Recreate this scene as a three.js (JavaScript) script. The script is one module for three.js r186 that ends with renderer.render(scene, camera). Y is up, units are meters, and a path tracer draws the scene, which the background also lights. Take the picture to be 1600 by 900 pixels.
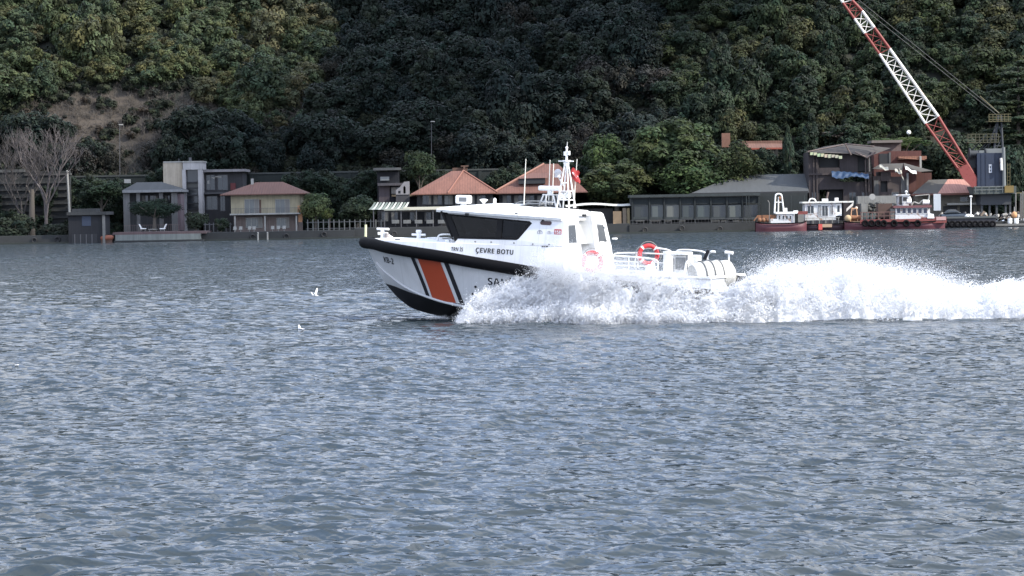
import * as THREE from 'three';
import { mergeGeometries, mergeVertices } from 'three/addons/utils/BufferGeometryUtils.js';
import { RoundedBoxGeometry } from 'three/addons/geometries/RoundedBoxGeometry.js';
import { ImprovedNoise } from 'three/addons/math/ImprovedNoise.js';
import { FontLoader } from 'three/addons/loaders/FontLoader.js';

// ---------------------------------------------------------------- camera, sky, sun, exposure
const scene = new THREE.Scene();
const EYE = 3.8, FOCAL = 4000;                       // metres above the water; focal length in pixels of a 1600 x 900 frame
const PITCH = Math.atan(122 / FOCAL), ROLL = THREE.MathUtils.degToRad(-1.0);
const camera = new THREE.PerspectiveCamera(2 * Math.atan(450 / FOCAL) * 180 / Math.PI, 16 / 9, 0.5, 4000);
camera.position.set(0, EYE, 0);
camera.lookAt(0, EYE - Math.tan(PITCH) * 100, -100);
camera.rotateZ(ROLL);
camera.updateMatrixWorld(true);

const SUN = new THREE.Vector3(0.72, 0.60, 0.35).normalize();
const sun = new THREE.DirectionalLight(new THREE.Color(1.0, 0.93, 0.80), 4.8);
sun.name = 'sun';
sun.position.copy(SUN).multiplyScalar(600).add(new THREE.Vector3(0, 0, -250));
sun.target.position.set(0, 0, -250);
sun.castShadow = true; sun.shadow.radius = 1.6;
sun.shadow.mapSize.set(4096, 4096);
Object.assign(sun.shadow.camera, { left: -220, right: 220, top: 260, bottom: -260, near: 10, far: 1300 });
scene.add(sun, sun.target);

function rng(seed) {
  let s = seed | 0;
  return () => { s = (s + 0x6d2b79f5) | 0; let t = Math.imul(s ^ (s >>> 15), 1 | s); t = (t + Math.imul(t ^ (t >>> 7), 61 | t)) ^ t; return ((t ^ (t >>> 14)) >>> 0) / 4294967296; };
}
const perlin = new ImprovedNoise();
function fbm(x, y, z, oct = 4) { let s = 0, a = 0.5; for (let i = 0; i < oct; i++) { s += a * perlin.noise(x, y, z); x *= 2.03; y *= 2.03; z *= 2.03; a *= 0.5; } return s; }
const smooth = (a, b, x) => { const t = Math.min(1, Math.max(0, (x - a) / (b - a))); return t * t * (3 - 2 * t); };
const lerp = (a, b, t) => a + (b - a) * t;

{ // the sky: blue air and bright broken cloud all round
  const W = 1024, H = 512, d = new Float32Array(W * H * 4);
  for (let j = 0; j < H; j++) {
    const el = ((j + 0.5) / H - 0.5) * Math.PI, y = Math.sin(el), cy = Math.cos(el);
    for (let i = 0; i < W; i++) {
      const az = ((i + 0.5) / W - 0.5) * 2 * Math.PI, x = Math.cos(az) * cy, z = Math.sin(az) * cy, o = (j * W + i) * 4;
      const k = Math.pow(1 - Math.max(0, y), 3);
      let r = lerp(0.33, 0.79, k), g = lerp(0.48, 0.93, k), b = lerp(0.84, 1.22, k);
      const q = 1 / (Math.max(y, 0) + 0.28);
      const n = fbm(x * q * 1.5 + 3.1, y * 2 + 1.7, z * q * 1.5 - 2.2, 6) + 0.13;
      const c = smooth(-0.08, 0.30, n) * smooth(-0.02, 0.12, y), shade = lerp(0.98, 0.76, smooth(0.15, 0.55, n));
      r = lerp(r, 1.0 * shade, c * 0.85); g = lerp(g, 1.01 * shade, c * 0.85); b = lerp(b, 1.05 * shade, c * 0.85);
      const near = x * SUN.x + y * SUN.y + z * SUN.z, glow = 1 + 0.55 * Math.pow(Math.max(0, 0.5 + 0.5 * near), 3);
      r *= glow; g *= glow; b *= glow * 0.985;
      d[o] = r; d[o + 1] = g; d[o + 2] = b; d[o + 3] = 1;
    }
  }
  const sky = new THREE.DataTexture(d, W, H, THREE.RGBAFormat, THREE.FloatType);
  sky.mapping = THREE.EquirectangularReflectionMapping; sky.magFilter = THREE.LinearFilter; sky.minFilter = THREE.LinearFilter; sky.needsUpdate = true;
  scene.background = sky; scene.environment = sky;
  scene.backgroundIntensity = 1.3; scene.environmentIntensity = 1.3;
}
const EXPOSURE = 1.58;

// ---------------------------------------------------------------- helpers
const camInv = camera.matrixWorld.clone();
function at(px, py, Z) {                              // the point that pixel shows on the vertical plane Z metres away
  const d = new THREE.Vector3((px - 800) / FOCAL, (450 - py) / FOCAL, -1).transformDirection(camInv);
  return new THREE.Vector3(0, EYE, 0).addScaledVector(d, -Z / d.z);
}
function onWater(px, py, h = 0) {
  const d = new THREE.Vector3((px - 800) / FOCAL, (450 - py) / FOCAL, -1).transformDirection(camInv);
  return new THREE.Vector3(0, EYE, 0).addScaledVector(d, (h - EYE) / d.y);
}
const used = new Map();
function numbered(name) { const n = used.get(name) || 0; used.set(name, n + 1); return n ? name + '_' + String(n).padStart(3, '0') : name; }
const baseOf = new Map();
function shadows(o) { o.castShadow = true; o.receiveShadow = true; return o; }
function tag(o, label, category, group, kind) {
  if (label) o.userData.label = label;
  if (category) o.userData.category = category;
  if (group) o.userData.group = group;
  if (kind) o.userData.kind = kind;
  return o;
}
function thing(name, label, category, base, group) {  // a Group at the thing's base; parts are given in world metres
  const g = new THREE.Group(); g.name = numbered(name); g.position.set(...base); baseOf.set(g, g.position.clone());
  scene.add(g); return tag(g, label, category, group);
}
function flat(g) { const q = g.index ? g.toNonIndexed() : g; for (const k of Object.keys(q.attributes)) if (!['position', 'normal', 'uv', 'color'].includes(k)) q.deleteAttribute(k); return q; }
function merge(list) {
  list = [].concat(list).flat(Infinity);
  if (list.length === 1) return list[0];
  const f = list.map(flat), keep = ['position', 'normal', 'uv', 'color'].filter((k) => f.every((g) => g.attributes[k]));
  for (const g of f) for (const k of Object.keys(g.attributes)) if (!keep.includes(k)) g.deleteAttribute(k);
  return mergeGeometries(f);
}
function part(parent, name, geos, mat, label, kind) {
  let root = parent; while (root.parent && root.parent !== scene) root = root.parent;
  const g = merge(geos), b = baseOf.get(root);
  if (b && (b.x || b.y || b.z)) g.translate(-b.x, -b.y, -b.z);
  const m = shadows(new THREE.Mesh(g, mat)); m.name = name; parent.add(m);
  if (label) m.userData.label = label;
  if (kind) m.userData.kind = kind;
  return m;
}
function single(name, geos, mat, label, category, group, kind) {
  const m = shadows(new THREE.Mesh(merge(geos), mat)); m.name = numbered(name); scene.add(m);
  return tag(m, label, category, group, kind);
}
function box(x0, x1, y0, y1, z0, z1) {                // uv in metres
  const w = Math.abs(x1 - x0), h = Math.abs(y1 - y0), d = Math.abs(z1 - z0), g = new THREE.BoxGeometry(w, h, d), uv = g.attributes.uv;
  const dims = [[d, h], [d, h], [w, d], [w, d], [w, h], [w, h]];
  for (let f = 0; f < 6; f++) for (let k = 0; k < 4; k++) { const i = f * 4 + k; uv.setXY(i, uv.getX(i) * dims[f][0] + x0, uv.getY(i) * dims[f][1] + y0); }
  return g.translate((x0 + x1) / 2, (y0 + y1) / 2, (z0 + z1) / 2);
}
function pbox(px0, px1, py0, py1, Z, depth) {         // a box whose front face covers those pixels at distance Z
  const a = at(px0, (py0 + py1) / 2, Z), b = at(px1, (py0 + py1) / 2, Z), t = at((px0 + px1) / 2, py0, Z), u = at((px0 + px1) / 2, py1, Z);
  return box(a.x, b.x, u.y, t.y, -Z - depth, -Z);
}
function bar(a, b, r0, r1 = r0, seg = 6) {            // a rod from a to b
  const A = new THREE.Vector3(...[].concat(a.toArray ? a.toArray() : a)), B = new THREE.Vector3(...[].concat(b.toArray ? b.toArray() : b)), d = B.clone().sub(A);
  const g = new THREE.CylinderGeometry(r1, r0, d.length(), seg);
  g.applyQuaternion(new THREE.Quaternion().setFromUnitVectors(new THREE.Vector3(0, 1, 0), d.normalize()));
  return g.translate((A.x + B.x) / 2, (A.y + B.y) / 2, (A.z + B.z) / 2);
}
function tube(pts, r, seg = 24, rad = 6, closed = false) {
  return new THREE.TubeGeometry(new THREE.CatmullRomCurve3(pts.map((p) => (p.isVector3 ? p : new THREE.Vector3(...p))), closed, 'centripetal'), seg, r, rad, closed);
}
function ball(x, y, z, r, w = 10, h = 8) { return new THREE.SphereGeometry(r, w, h).translate(x, y, z); }
function surface(nu, nv, f, flip = false) {           // a grid of points f(s, t), s and t from 0 to 1
  const p = [], uv = [], idx = [];
  for (let i = 0; i <= nu; i++) for (let j = 0; j <= nv; j++) { const q = f(i / nu, j / nv); p.push(q[0], q[1], q[2]); uv.push(q[3] ?? i / nu, q[4] ?? j / nv); }
  for (let i = 0; i < nu; i++) for (let j = 0; j < nv; j++) { const a = i * (nv + 1) + j, b = a + 1, c = a + nv + 1, e = c + 1; flip ? idx.push(a, b, c, b, e, c) : idx.push(a, c, b, b, c, e); }
  const g = new THREE.BufferGeometry();
  g.setAttribute('position', new THREE.Float32BufferAttribute(p, 3)); g.setAttribute('uv', new THREE.Float32BufferAttribute(uv, 2)); g.setIndex(idx); g.computeVertexNormals();
  return g;
}
function poly(points, faces) {                        // a faceted solid: points [x, y, z], faces lists of point numbers, counter-clockwise from outside
  const p = [], uv = [];
  for (const f of faces) for (let k = 1; k + 1 < f.length; k++) for (const i of [f[0], f[k], f[k + 1]]) { const q = points[i]; p.push(q[0], q[1], q[2]); uv.push(q[0], q[1] * 1.2 + q[2] * 0.3); }
  const g = new THREE.BufferGeometry();
  g.setAttribute('position', new THREE.Float32BufferAttribute(p, 3)); g.setAttribute('uv', new THREE.Float32BufferAttribute(uv, 2)); g.computeVertexNormals();
  return g;
}
function hipRoof(x0, x1, z0, z1, y, r0, r1, zr, yr, t = 0.14) {   // eaves rectangle at y, ridge from r0 to r1 at depth zr, height yr; z0 is the back, z1 the front
  const P = [[x0, y, z1], [x1, y, z1], [x1, y, z0], [x0, y, z0], [r0, yr, zr], [r1, yr, zr], [x0, y - t, z1], [x1, y - t, z1], [x1, y - t, z0], [x0, y - t, z0]];
  return poly(P, [[0, 1, 5, 4], [1, 2, 5], [2, 3, 4, 5], [3, 0, 4], [0, 6, 7, 1], [1, 7, 8, 2], [2, 8, 9, 3], [3, 9, 6, 0], [6, 9, 8, 7]]);
}
function noiseTex(size, f, repeat = 1, srgb = false) {
  const d = new Uint8Array(size * size * 4);
  for (let j = 0; j < size; j++) for (let i = 0; i < size; i++) { const c = f(i / size, j / size), o = (j * size + i) * 4; for (let k = 0; k < 3; k++) d[o + k] = Math.max(0, Math.min(255, Math.round(255 * (c.length ? c[k] : c)))); d[o + 3] = 255; }
  const t = new THREE.DataTexture(d, size, size); t.wrapS = t.wrapT = THREE.RepeatWrapping; t.magFilter = THREE.LinearFilter; t.minFilter = THREE.LinearFilter; t.repeat.set(repeat, repeat); t.needsUpdate = true;
  if (srgb) t.colorSpace = THREE.SRGBColorSpace;
  return t;
}
// noise that repeats after one unit
function tileNoise(u, v, freq, seed, oct = 4) {
  let s = 0, a = 0.5; const R = freq / (2 * Math.PI) * 1.6;
  for (let o = 0; o < oct; o++) { const k = R * 2 ** o; s += a * perlin.noise(Math.cos(u * 2 * Math.PI) * k + seed, Math.sin(u * 2 * Math.PI) * k + seed * 1.7 + Math.cos(v * 2 * Math.PI) * k, Math.sin(v * 2 * Math.PI) * k - seed); a *= 0.55; }
  return s;
}
const grime = noiseTex(256, (u, v) => { const n = tileNoise(u, v, 4, 3.3, 5), m = tileNoise(u, v, 14, 8.1, 3); return Math.min(1, 0.84 + 0.28 * n + 0.12 * m); }, 0.13);
const rusty = noiseTex(256, (u, v) => { const n = tileNoise(u, v, 5, 4.4, 5), m = tileNoise(u, v, 22, 9.9, 3), k = smooth(0.10, 0.42, n + 0.35 * m), c = 0.92 + 0.16 * m; return [lerp(c, 0.50, k), lerp(c, 0.30, k), lerp(c, 0.20, k)]; }, 0.21);
const streak = noiseTex(256, (u, v) => { const n = tileNoise(u, v, 3, 5.3, 4), m = perlin.noise(Math.cos(u * 6.2832) * 9, Math.sin(u * 6.2832) * 9, 3 + Math.cos(v * 6.2832) * 0.5); return Math.min(1, 0.80 + 0.25 * n + 0.22 * m); }, 0.16);
const tiles = noiseTex(256, (u, v) => { const n = tileNoise(u, v, 4, 1.3, 5), m = tileNoise(u, v, 20, 6.1, 2), c = 0.5 + 0.5 * Math.cos(u * 2 * Math.PI * 16); return Math.max(0, Math.min(1, 0.70 + 0.30 * n + 0.30 * m + 0.16 * c)); }, 0.16);
function mat(r, g, b, rough = 0.8, o = {}) {          // linear base colour
  const m = new THREE.MeshPhysicalMaterial({ roughness: rough, side: THREE.DoubleSide, ...o }); m.color.setRGB(r, g, b); return m;
}
const wallMat = (r, g, b) => mat(r, g, b, 0.9, { map: streak });
const MT = {
  dark: mat(0.012, 0.013, 0.016, 0.7), darkWood: mat(0.03, 0.027, 0.026, 0.85, { map: grime }), black: mat(0.010, 0.010, 0.011, 0.55), concrete: mat(0.16, 0.155, 0.145, 0.9, { map: grime }), darkConcrete: mat(0.026, 0.028, 0.029, 0.9, { map: grime }),
  white: mat(0.72, 0.72, 0.70, 0.5), offWhite: mat(0.30, 0.295, 0.275, 0.75, { map: streak }), glass: mat(0.02, 0.024, 0.028, 0.12, { ior: 1.5 }), paleGlass: mat(0.10, 0.11, 0.11, 0.25), rail: mat(0.06, 0.06, 0.065, 0.6),
  terracotta: mat(0.22, 0.08, 0.05, 0.85, { map: grime }), brown: mat(0.09, 0.05, 0.035, 0.85, { map: grime }), greyRoof: mat(0.13, 0.135, 0.135, 0.85, { map: grime }),
  bark: mat(0.07, 0.06, 0.05, 0.95), paleBark: mat(0.20, 0.185, 0.16, 0.95),
};
// ---------------------------------------------------------------- water
const waveSet = [];
{
  const r = rng(71);
  for (let i = 0; i < 52; i++) {
    const L = 0.17 * Math.pow(4.2 / 0.17, i / 51) * (0.9 + 0.2 * r()), spread = (r() + r() - 1) * 0.78, a = 1.36 + spread;
    waveSet.push({ L, k: 2 * Math.PI / L, cx: Math.cos(a), cz: Math.sin(a), ph: r() * 6.2832, A: L * 0.0118 * (L > 0.45 ? Math.pow(0.45 / L, 0.84) : 1) });
  }
}
function gust(x, z) { return 0.62 + 0.5 * smooth(-0.28, 0.3, fbm(x * 0.06 + 4, 0.3, z * 0.03, 4)) + 0.4 * smooth(-0.2, 0.25, fbm(x * 0.017 + 9, 1.3, z * 0.012, 3)); }
function waveHeight(x, z, step) {
  let h = 0; const wx = x + 0.35 * Math.sin(z * 0.31 + x * 0.11), wz = z + 0.35 * Math.sin(x * 0.27);
  for (const w of waveSet) {
    const f = smooth(1.5, 3.2, w.L / step); if (f <= 0) continue;
    const s = Math.sin(w.k * (wx * w.cx + wz * w.cz) + w.ph), p = (s + 1) * 0.5;
    h += f * w.A * (2 * p * p * (0.4 + 0.6 * p) - 0.55);
  }
  return h * gust(x, z);
}
{
  const ang = [], fine = 0.0019;
  for (let a = 0; a < 0.235; a += fine) ang.push(a);
  for (let a = 0.235; a < 0.42; a += 0.006) ang.push(a);
  for (let a = 0.42; a < Math.PI; a += 0.08) ang.push(a);
  ang.push(Math.PI);
  const all = [...ang.slice(1).reverse().map((a) => -a), ...ang];
  const rad = []; let r = 0.6;
  while (r < 3000) { rad.push(r); r += r < 22 ? r * 0.03 : r < 60 ? Math.max(0.028, r * 0.0016) : r < 400 ? r * 0.0021 : r * 0.08; }
  const NA = all.length, NR = rad.length, pos = new Float32Array(NA * NR * 3), uv = new Float32Array(NA * NR * 2), idx = new Uint32Array((NA - 1) * (NR - 1) * 6);
  for (let i = 0, o = 0; i < NR; i++) for (let j = 0; j < NA; j++, o++) {
    const R = rad[i], a = all[j], x = Math.sin(a) * R, z = -Math.cos(a) * R, wide = Math.abs(a);
    const da = wide < 0.235 ? fine : wide < 0.42 ? 0.006 : 0.08, dr = R < 22 ? R * 0.03 : R < 400 ? R * 0.0018 : R * 0.08;
    pos[o * 3] = x; pos[o * 3 + 1] = waveHeight(x, z, Math.max(da * R, dr) * 1.0); pos[o * 3 + 2] = z; uv[o * 2] = x; uv[o * 2 + 1] = z;
  }
  for (let i = 0, o = 0; i < NR - 1; i++) for (let j = 0; j < NA - 1; j++) { const a = i * NA + j; idx[o++] = a; idx[o++] = a + 1; idx[o++] = a + NA; idx[o++] = a + 1; idx[o++] = a + NA + 1; idx[o++] = a + NA; }
  const g = new THREE.BufferGeometry();
  g.setAttribute('position', new THREE.BufferAttribute(pos, 3)); g.setAttribute('uv', new THREE.BufferAttribute(uv, 2)); g.setIndex(new THREE.BufferAttribute(idx, 1)); g.computeVertexNormals();
  // ripples too small for the mesh
  const N = 1024, TILE = 2.3, h = new Float32Array(N * N), rr = rng(9), ws = [];
  for (let k = 0; k < 54; k++) { const a = 1.3 + (rr() + rr() - 1) * 0.9, n = 5 + Math.floor(40 * rr() * rr()), kx = Math.round(n * Math.cos(a)), ky = Math.round(n * Math.sin(a)); if (kx || ky) ws.push([kx, ky, rr() * 6.2832, 1 / Math.pow(Math.hypot(kx, ky), 1.25)]); }
  for (let j = 0; j < N; j++) for (let i = 0; i < N; i++) { let s = 0; for (const [kx, ky, ph, A] of ws) s += A * Math.sin(2 * Math.PI * (kx * i + ky * j) / N + ph); h[j * N + i] = s; }
  let lo = 1e9, hi = -1e9; for (const v of h) { lo = Math.min(lo, v); hi = Math.max(hi, v); }
  const b = new Uint8Array(N * N * 4); for (let i = 0; i < N * N; i++) { const v = 255 * Math.pow((h[i] - lo) / (hi - lo), 1.35); b[i * 4] = b[i * 4 + 1] = b[i * 4 + 2] = v; b[i * 4 + 3] = 255; }
  const t = new THREE.DataTexture(b, N, N); t.wrapS = t.wrapT = THREE.RepeatWrapping; t.magFilter = THREE.LinearFilter; t.repeat.set(1 / TILE, 1 / TILE); t.rotation = 0.12; t.needsUpdate = true;
  const m = mat(0.026, 0.036, 0.043, 0.10, { ior: 1.333, bumpMap: t, bumpScale: 0.075 });
  const water = new THREE.Mesh(g, m); water.name = 'water'; tag(water, 'choppy blue-grey water of the strait', null, null, 'structure'); water.receiveShadow = true; scene.add(water);
}
// ---------------------------------------------------------------- land: quay level, road level, hillside
function hillSlope(x) {
  const p = [[-400, 0.85], [-150, 0.85], [-85, 0.82], [-55, 0.72], [-30, 0.58], [-8, 0.58], [14, 0.72], [38, 0.88], [62, 0.90], [95, 0.84], [160, 0.85], [400, 0.8]];
  for (let i = 1; i < p.length; i++) if (x <= p[i][0]) { const t = (x - p[i - 1][0]) / (p[i][0] - p[i - 1][0]); return lerp(p[i - 1][1], p[i][1], t * t * (3 - 2 * t)); }
  return 0.8;
}
function landHeight(x, Z) {                           // Z: metres away from the eye
  if (Z < 403) return 1.2;
  if (Z < 403.5) return lerp(1.2, 9.6, (Z - 403) / 0.5);
  if (Z < 413) return 9.6;
  const q = Z - 413, top = 95 + 20 * fbm(x * 0.006, 0, 7, 2);
  let h = hillSlope(x) * q; h = h * (1 - smooth(0.55, 1.6, h / top)) + top * 0.82 * smooth(0.55, 1.6, h / top);
  const rough = smooth(0, 14, q);
  return 9.6 + h + rough * (5 * fbm(x * 0.03, Z * 0.03, 1.5, 3) + 1.6 * fbm(x * 0.16, Z * 0.16, 4.5, 3));
}
{
  const xs = [], zs = [];
  for (let x = -420; x <= 420; x += Math.abs(x) < 120 ? 1.6 : 12) xs.push(x);
  for (let Z = 377; Z < 402; Z += 5) zs.push(Z);
  zs.push(402.9, 403.5, 408, 413); for (let Z = 414.5; Z < 500; Z += 1.5) zs.push(Z); for (let Z = 500; Z < 760; Z += 8) zs.push(Z);
  const g = surface(xs.length - 1, zs.length - 1, (s, t) => { const x = xs[Math.round(s * (xs.length - 1))], Z = zs[Math.round(t * (zs.length - 1))]; return [x, landHeight(x, Z), -Z, x, Z]; });
  const p = g.attributes.position, col = new Float32Array(p.count * 3);
  for (let i = 0; i < p.count; i++) {
    const x = p.getX(i), y = p.getY(i), Z = -p.getZ(i), n = fbm(x * 0.12, y * 0.12, Z * 0.12, 4), slip = smooth(0.1, 0.5, 1 - Math.hypot((x + 66) / 24, (y - 18) / 9) + 1.2 * n);
    const soil = [0.016 + 0.014 * n, 0.018 + 0.013 * n, 0.013 + 0.009 * n], rock = [0.038 + 0.06 * n, 0.031 + 0.046 * n, 0.025 + 0.034 * n];
    for (let k = 0; k < 3; k++) col[i * 3 + k] = Math.max(0.01, lerp(soil[k], rock[k], slip));
  }
  g.setAttribute('color', new THREE.BufferAttribute(col, 3));
  const hill = new THREE.Mesh(g, mat(1, 1, 1, 0.95, { vertexColors: true })); hill.name = 'hillside'; shadows(hill); tag(hill, 'steep wooded hillside with bare brown earth showing on the left', null, null, 'structure'); scene.add(hill);
}
// quay edge along the water and the wall that carries the road
const quay = single('quay', [box(-300, -76.2, -3, 1.0, -380, -376.6), box(-76.2, -23, -3, 1.25, -380, -376.0), box(-23, 17.4, -3, 1.5, -380, -376.4), box(17.4, 62, -3, 1.35, -380, -376.2), box(62, 300, -3, 0.9, -380, -375.6)], MT.darkConcrete, 'dark stone quay edge along the far shore', null, null, 'structure');
{
  const blocks = []; let x = -140; const r = rng(5);
  const w = new THREE.Group(); w.name = 'retaining_wall'; scene.add(w); tag(w, 'long dark retaining wall carrying the road behind the waterfront houses', 'wall');
  part(w, 'wall_face', box(-140, 140, 1.2, 10.1, -403.2, -402.5), mat(0.014, 0.019, 0.018, 0.95, { map: streak }));
  part(w, 'coping', box(-140, 140, 10.1, 10.35, -403.3, -402.35), mat(0.04, 0.045, 0.043, 0.9, { map: grime }));
  while (x < 140) { blocks.push(box(x, x + 0.5, 1.2, 10.0, -402.5, -402.25)); x += 5 + r() * 0.4; }
  part(w, 'pier', blocks, mat(0.012, 0.017, 0.016, 0.95, { map: streak }), null, 'stuff');
}
for (let x = -70, k = 0; x < 70; x += 3.4 + 2.2 * Math.abs(Math.sin(k * 3.7)), k++) if (k % 4 !== 2) part(quay, 'tyre_fender', new THREE.TorusGeometry(0.34, 0.13, 8, 16).translate(x, 0.55 + 0.12 * Math.sin(k * 2.3), x < -23 && x > -76 ? -375.9 : -375.85), mat(0.012, 0.012, 0.013, 0.8));
part(quay, 'tide_line', box(-300, 300, -1, 0.28, -376.1, -375.55), mat(0.014, 0.018, 0.013, 0.6, { map: grime }));
// a low cloud drifting over the strait, between the sun and the middle of the hill
{
  const u1 = new THREE.Vector3(-SUN.z, 0, SUN.x).normalize(), u2 = u1.clone().cross(SUN).normalize(), r = rng(17), lumps = [];
  for (const [a, b, ra, rb, n] of [[-407, 150, 27, 30, 60], [-372, 141, 30, 19, 50], [-332, 130, 24, 15, 40]]) for (let i = 0; i < n; i++) {
    let x, y; do { x = r() * 2 - 1; y = r() * 2 - 1; } while (x * x + y * y > 1);
    const R = (6 + 6 * r()) * (1.1 - 0.45 * Math.hypot(x, y)), p = u1.clone().multiplyScalar(a + x * (ra - R * 0.6)).addScaledVector(u2, b + y * (rb - R * 0.6)); p.addScaledVector(SUN, (400 - p.y) / SUN.y + (r() - 0.5) * 22);
    const g = new THREE.IcosahedronGeometry(R, 3), q = g.attributes.position; for (let k = 0; k < q.count; k++) { const s = 1 + 0.45 * fbm((p.x + q.getX(k)) * 0.12, (p.y + q.getY(k)) * 0.12, (p.z + q.getZ(k)) * 0.12, 3); q.setXYZ(k, q.getX(k) * s, q.getY(k) * s * 0.8, q.getZ(k) * s); }
    g.computeVertexNormals(); lumps.push(g.translate(p.x, p.y, p.z));
  }
  single('cloud', lumps, mat(0.9, 0.9, 0.9, 1, { specularIntensity: 0, transmission: 0.25, thickness: 0 }), 'small low cloud drifting above the strait', null, null, 'structure');
}
// ---------------------------------------------------------------- trees
const leafMat = (o) => mat(1, 1, 1, 0.75, { vertexColors: true, transmission: 0.28, thickness: 0, specularIntensity: 0.25, ...o });
const LEAF = leafMat(), TWIG = mat(1, 1, 1, 0.95, { vertexColors: true });
// A crown of leaf-sized faces round many lobes; radius about 1, centred at 0.
function crownGeo(seed, { lobes = 26, per = 100, size = 0.085, tint = [0.05, 0.075, 0.025], vary = 0.35, flatY = 0.85, lobeR = [0.26, 0.44], hue = 0.25, spread = 0.72, shape } = {}) {
  const r = rng(seed), pos = [], col = [], nrm = [];
  const lobesAt = [];
  for (let i = 0; i < lobes; i++) {
    let x, y, z; do { x = r() * 2 - 1; y = r() * 2 - 1; z = r() * 2 - 1; } while (x * x + y * y + z * z > 1);
    let R = lerp(lobeR[0], lobeR[1], r()), c = [x * spread, y * spread * flatY, z * spread];
    if (shape) { const q = shape(c, R, r); c = q[0]; R = q[1]; }
    lobesAt.push([c, R]);
  }
  for (const [c, R] of lobesAt) {
    const lb = 1 + vary * (r() * 2 - 1), yl = hue * (r() * 2 - 1);
    for (let k = 0; k < per; k++) {
      let x, y, z, L; do { x = r() * 2 - 1; y = r() * 2 - 1; z = r() * 2 - 1; L = Math.hypot(x, y, z); } while (L > 1 || L < 0.05);
      x /= L; y /= L; z /= L; if (y < -0.3 && r() < 0.5) y = -y;
      const d = R * (0.55 + 0.5 * Math.sqrt(r())), p = new THREE.Vector3(c[0] + x * d, c[1] + y * d * 0.85, c[2] + z * d);
      const n = new THREE.Vector3(x + (r() - 0.5) * 1.3, y + 0.25 + (r() - 0.5) * 1.3, z + (r() - 0.5) * 1.3).normalize();
      const t = new THREE.Vector3(r() - 0.5, r() - 0.5, r() - 0.5).cross(n).normalize(), b = n.clone().cross(t), s = size * (0.55 + 0.9 * r());
      const q = [[-1, -0.2], [0.1, -0.75], [1, 0.15], [-0.1, 0.8]].map(([u, v]) => p.clone().addScaledVector(t, s * u).addScaledVector(b, s * v * 0.8).addScaledVector(n, s * 0.25 * (u * u)));
      const f = lb * (1 + 0.30 * (r() * 2 - 1)), cc = [tint[0] * f * (1 + yl), tint[1] * f * (1 + 0.4 * yl), tint[2] * f];
      for (const i of [0, 1, 2, 0, 2, 3]) { pos.push(q[i].x, q[i].y, q[i].z); col.push(...cc); nrm.push(n.x, n.y, n.z); }
    }
  }
  const g = new THREE.BufferGeometry();
  g.setAttribute('position', new THREE.Float32BufferAttribute(pos, 3)); g.setAttribute('normal', new THREE.Float32BufferAttribute(nrm, 3)); g.setAttribute('color', new THREE.Float32BufferAttribute(col, 3));
  return g;
}
// bare branches, forking from a stem at 0 up to a height of about 1
function branchGeo(seed, { levels = 4, spread = 0.55, len = 0.36, rad = 0.03, kids = 3, up = 0.25, tint = [0.16, 0.14, 0.13], lean = 0 } = {}) {
  const r = rng(seed), out = [];
  (function grow(p, d, L, R, lv) {
    const mid = p.clone().addScaledVector(d, L * 0.5).add(new THREE.Vector3(r() - 0.5, r() - 0.5, r() - 0.5).multiplyScalar(L * 0.12)), e = p.clone().addScaledVector(d, L);
    out.push(bar(p, mid, R, R * 0.85, 5), bar(mid, e, R * 0.85, R * 0.68, 5));
    if (lv <= 0) return;
    for (let i = 0; i < kids; i++) { const n = d.clone().add(new THREE.Vector3(r() - 0.5, (r() - 0.5) * 0.6 + up, r() - 0.5).multiplyScalar(2 * spread)).normalize(); grow(i && r() < 0.5 ? mid : e, n, L * (0.62 + 0.22 * r()), R * 0.62, lv - 1); }
  })(new THREE.Vector3(0, 0, 0), new THREE.Vector3(lean, 1, 0).normalize(), len, rad, levels);
  const g = merge(out); g.deleteAttribute('uv');
  const n = g.attributes.position.count, c = new Float32Array(n * 3); for (let i = 0; i < n; i++) for (let k = 0; k < 3; k++) c[i * 3 + k] = tint[k]; g.setAttribute('color', new THREE.BufferAttribute(c, 3));
  return g;
}
function trunkGeo(h, r0, seed, spread = 0.5) {        // from -h up to 0.3 h inside the crown, with limbs
  const r = rng(seed), list = [bar([0, -h, 0], [0.05 * h * (r() - 0.5), -h * 0.4, 0.05 * h], r0, r0 * 0.75, 7), bar([0.05 * h * (r() - 0.5), -h * 0.4, 0.05 * h], [0, 0.2, 0], r0 * 0.75, r0 * 0.35, 6)];
  for (let i = 0; i < 4; i++) { const a = i * 1.6 + r(), y = -h * (0.35 - 0.1 * r()); list.push(bar([0, y, 0], [Math.cos(a) * spread, y + 0.45 + 0.2 * r(), Math.sin(a) * spread], r0 * 0.45, r0 * 0.15, 5)); }
  return merge(list);
}
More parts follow.
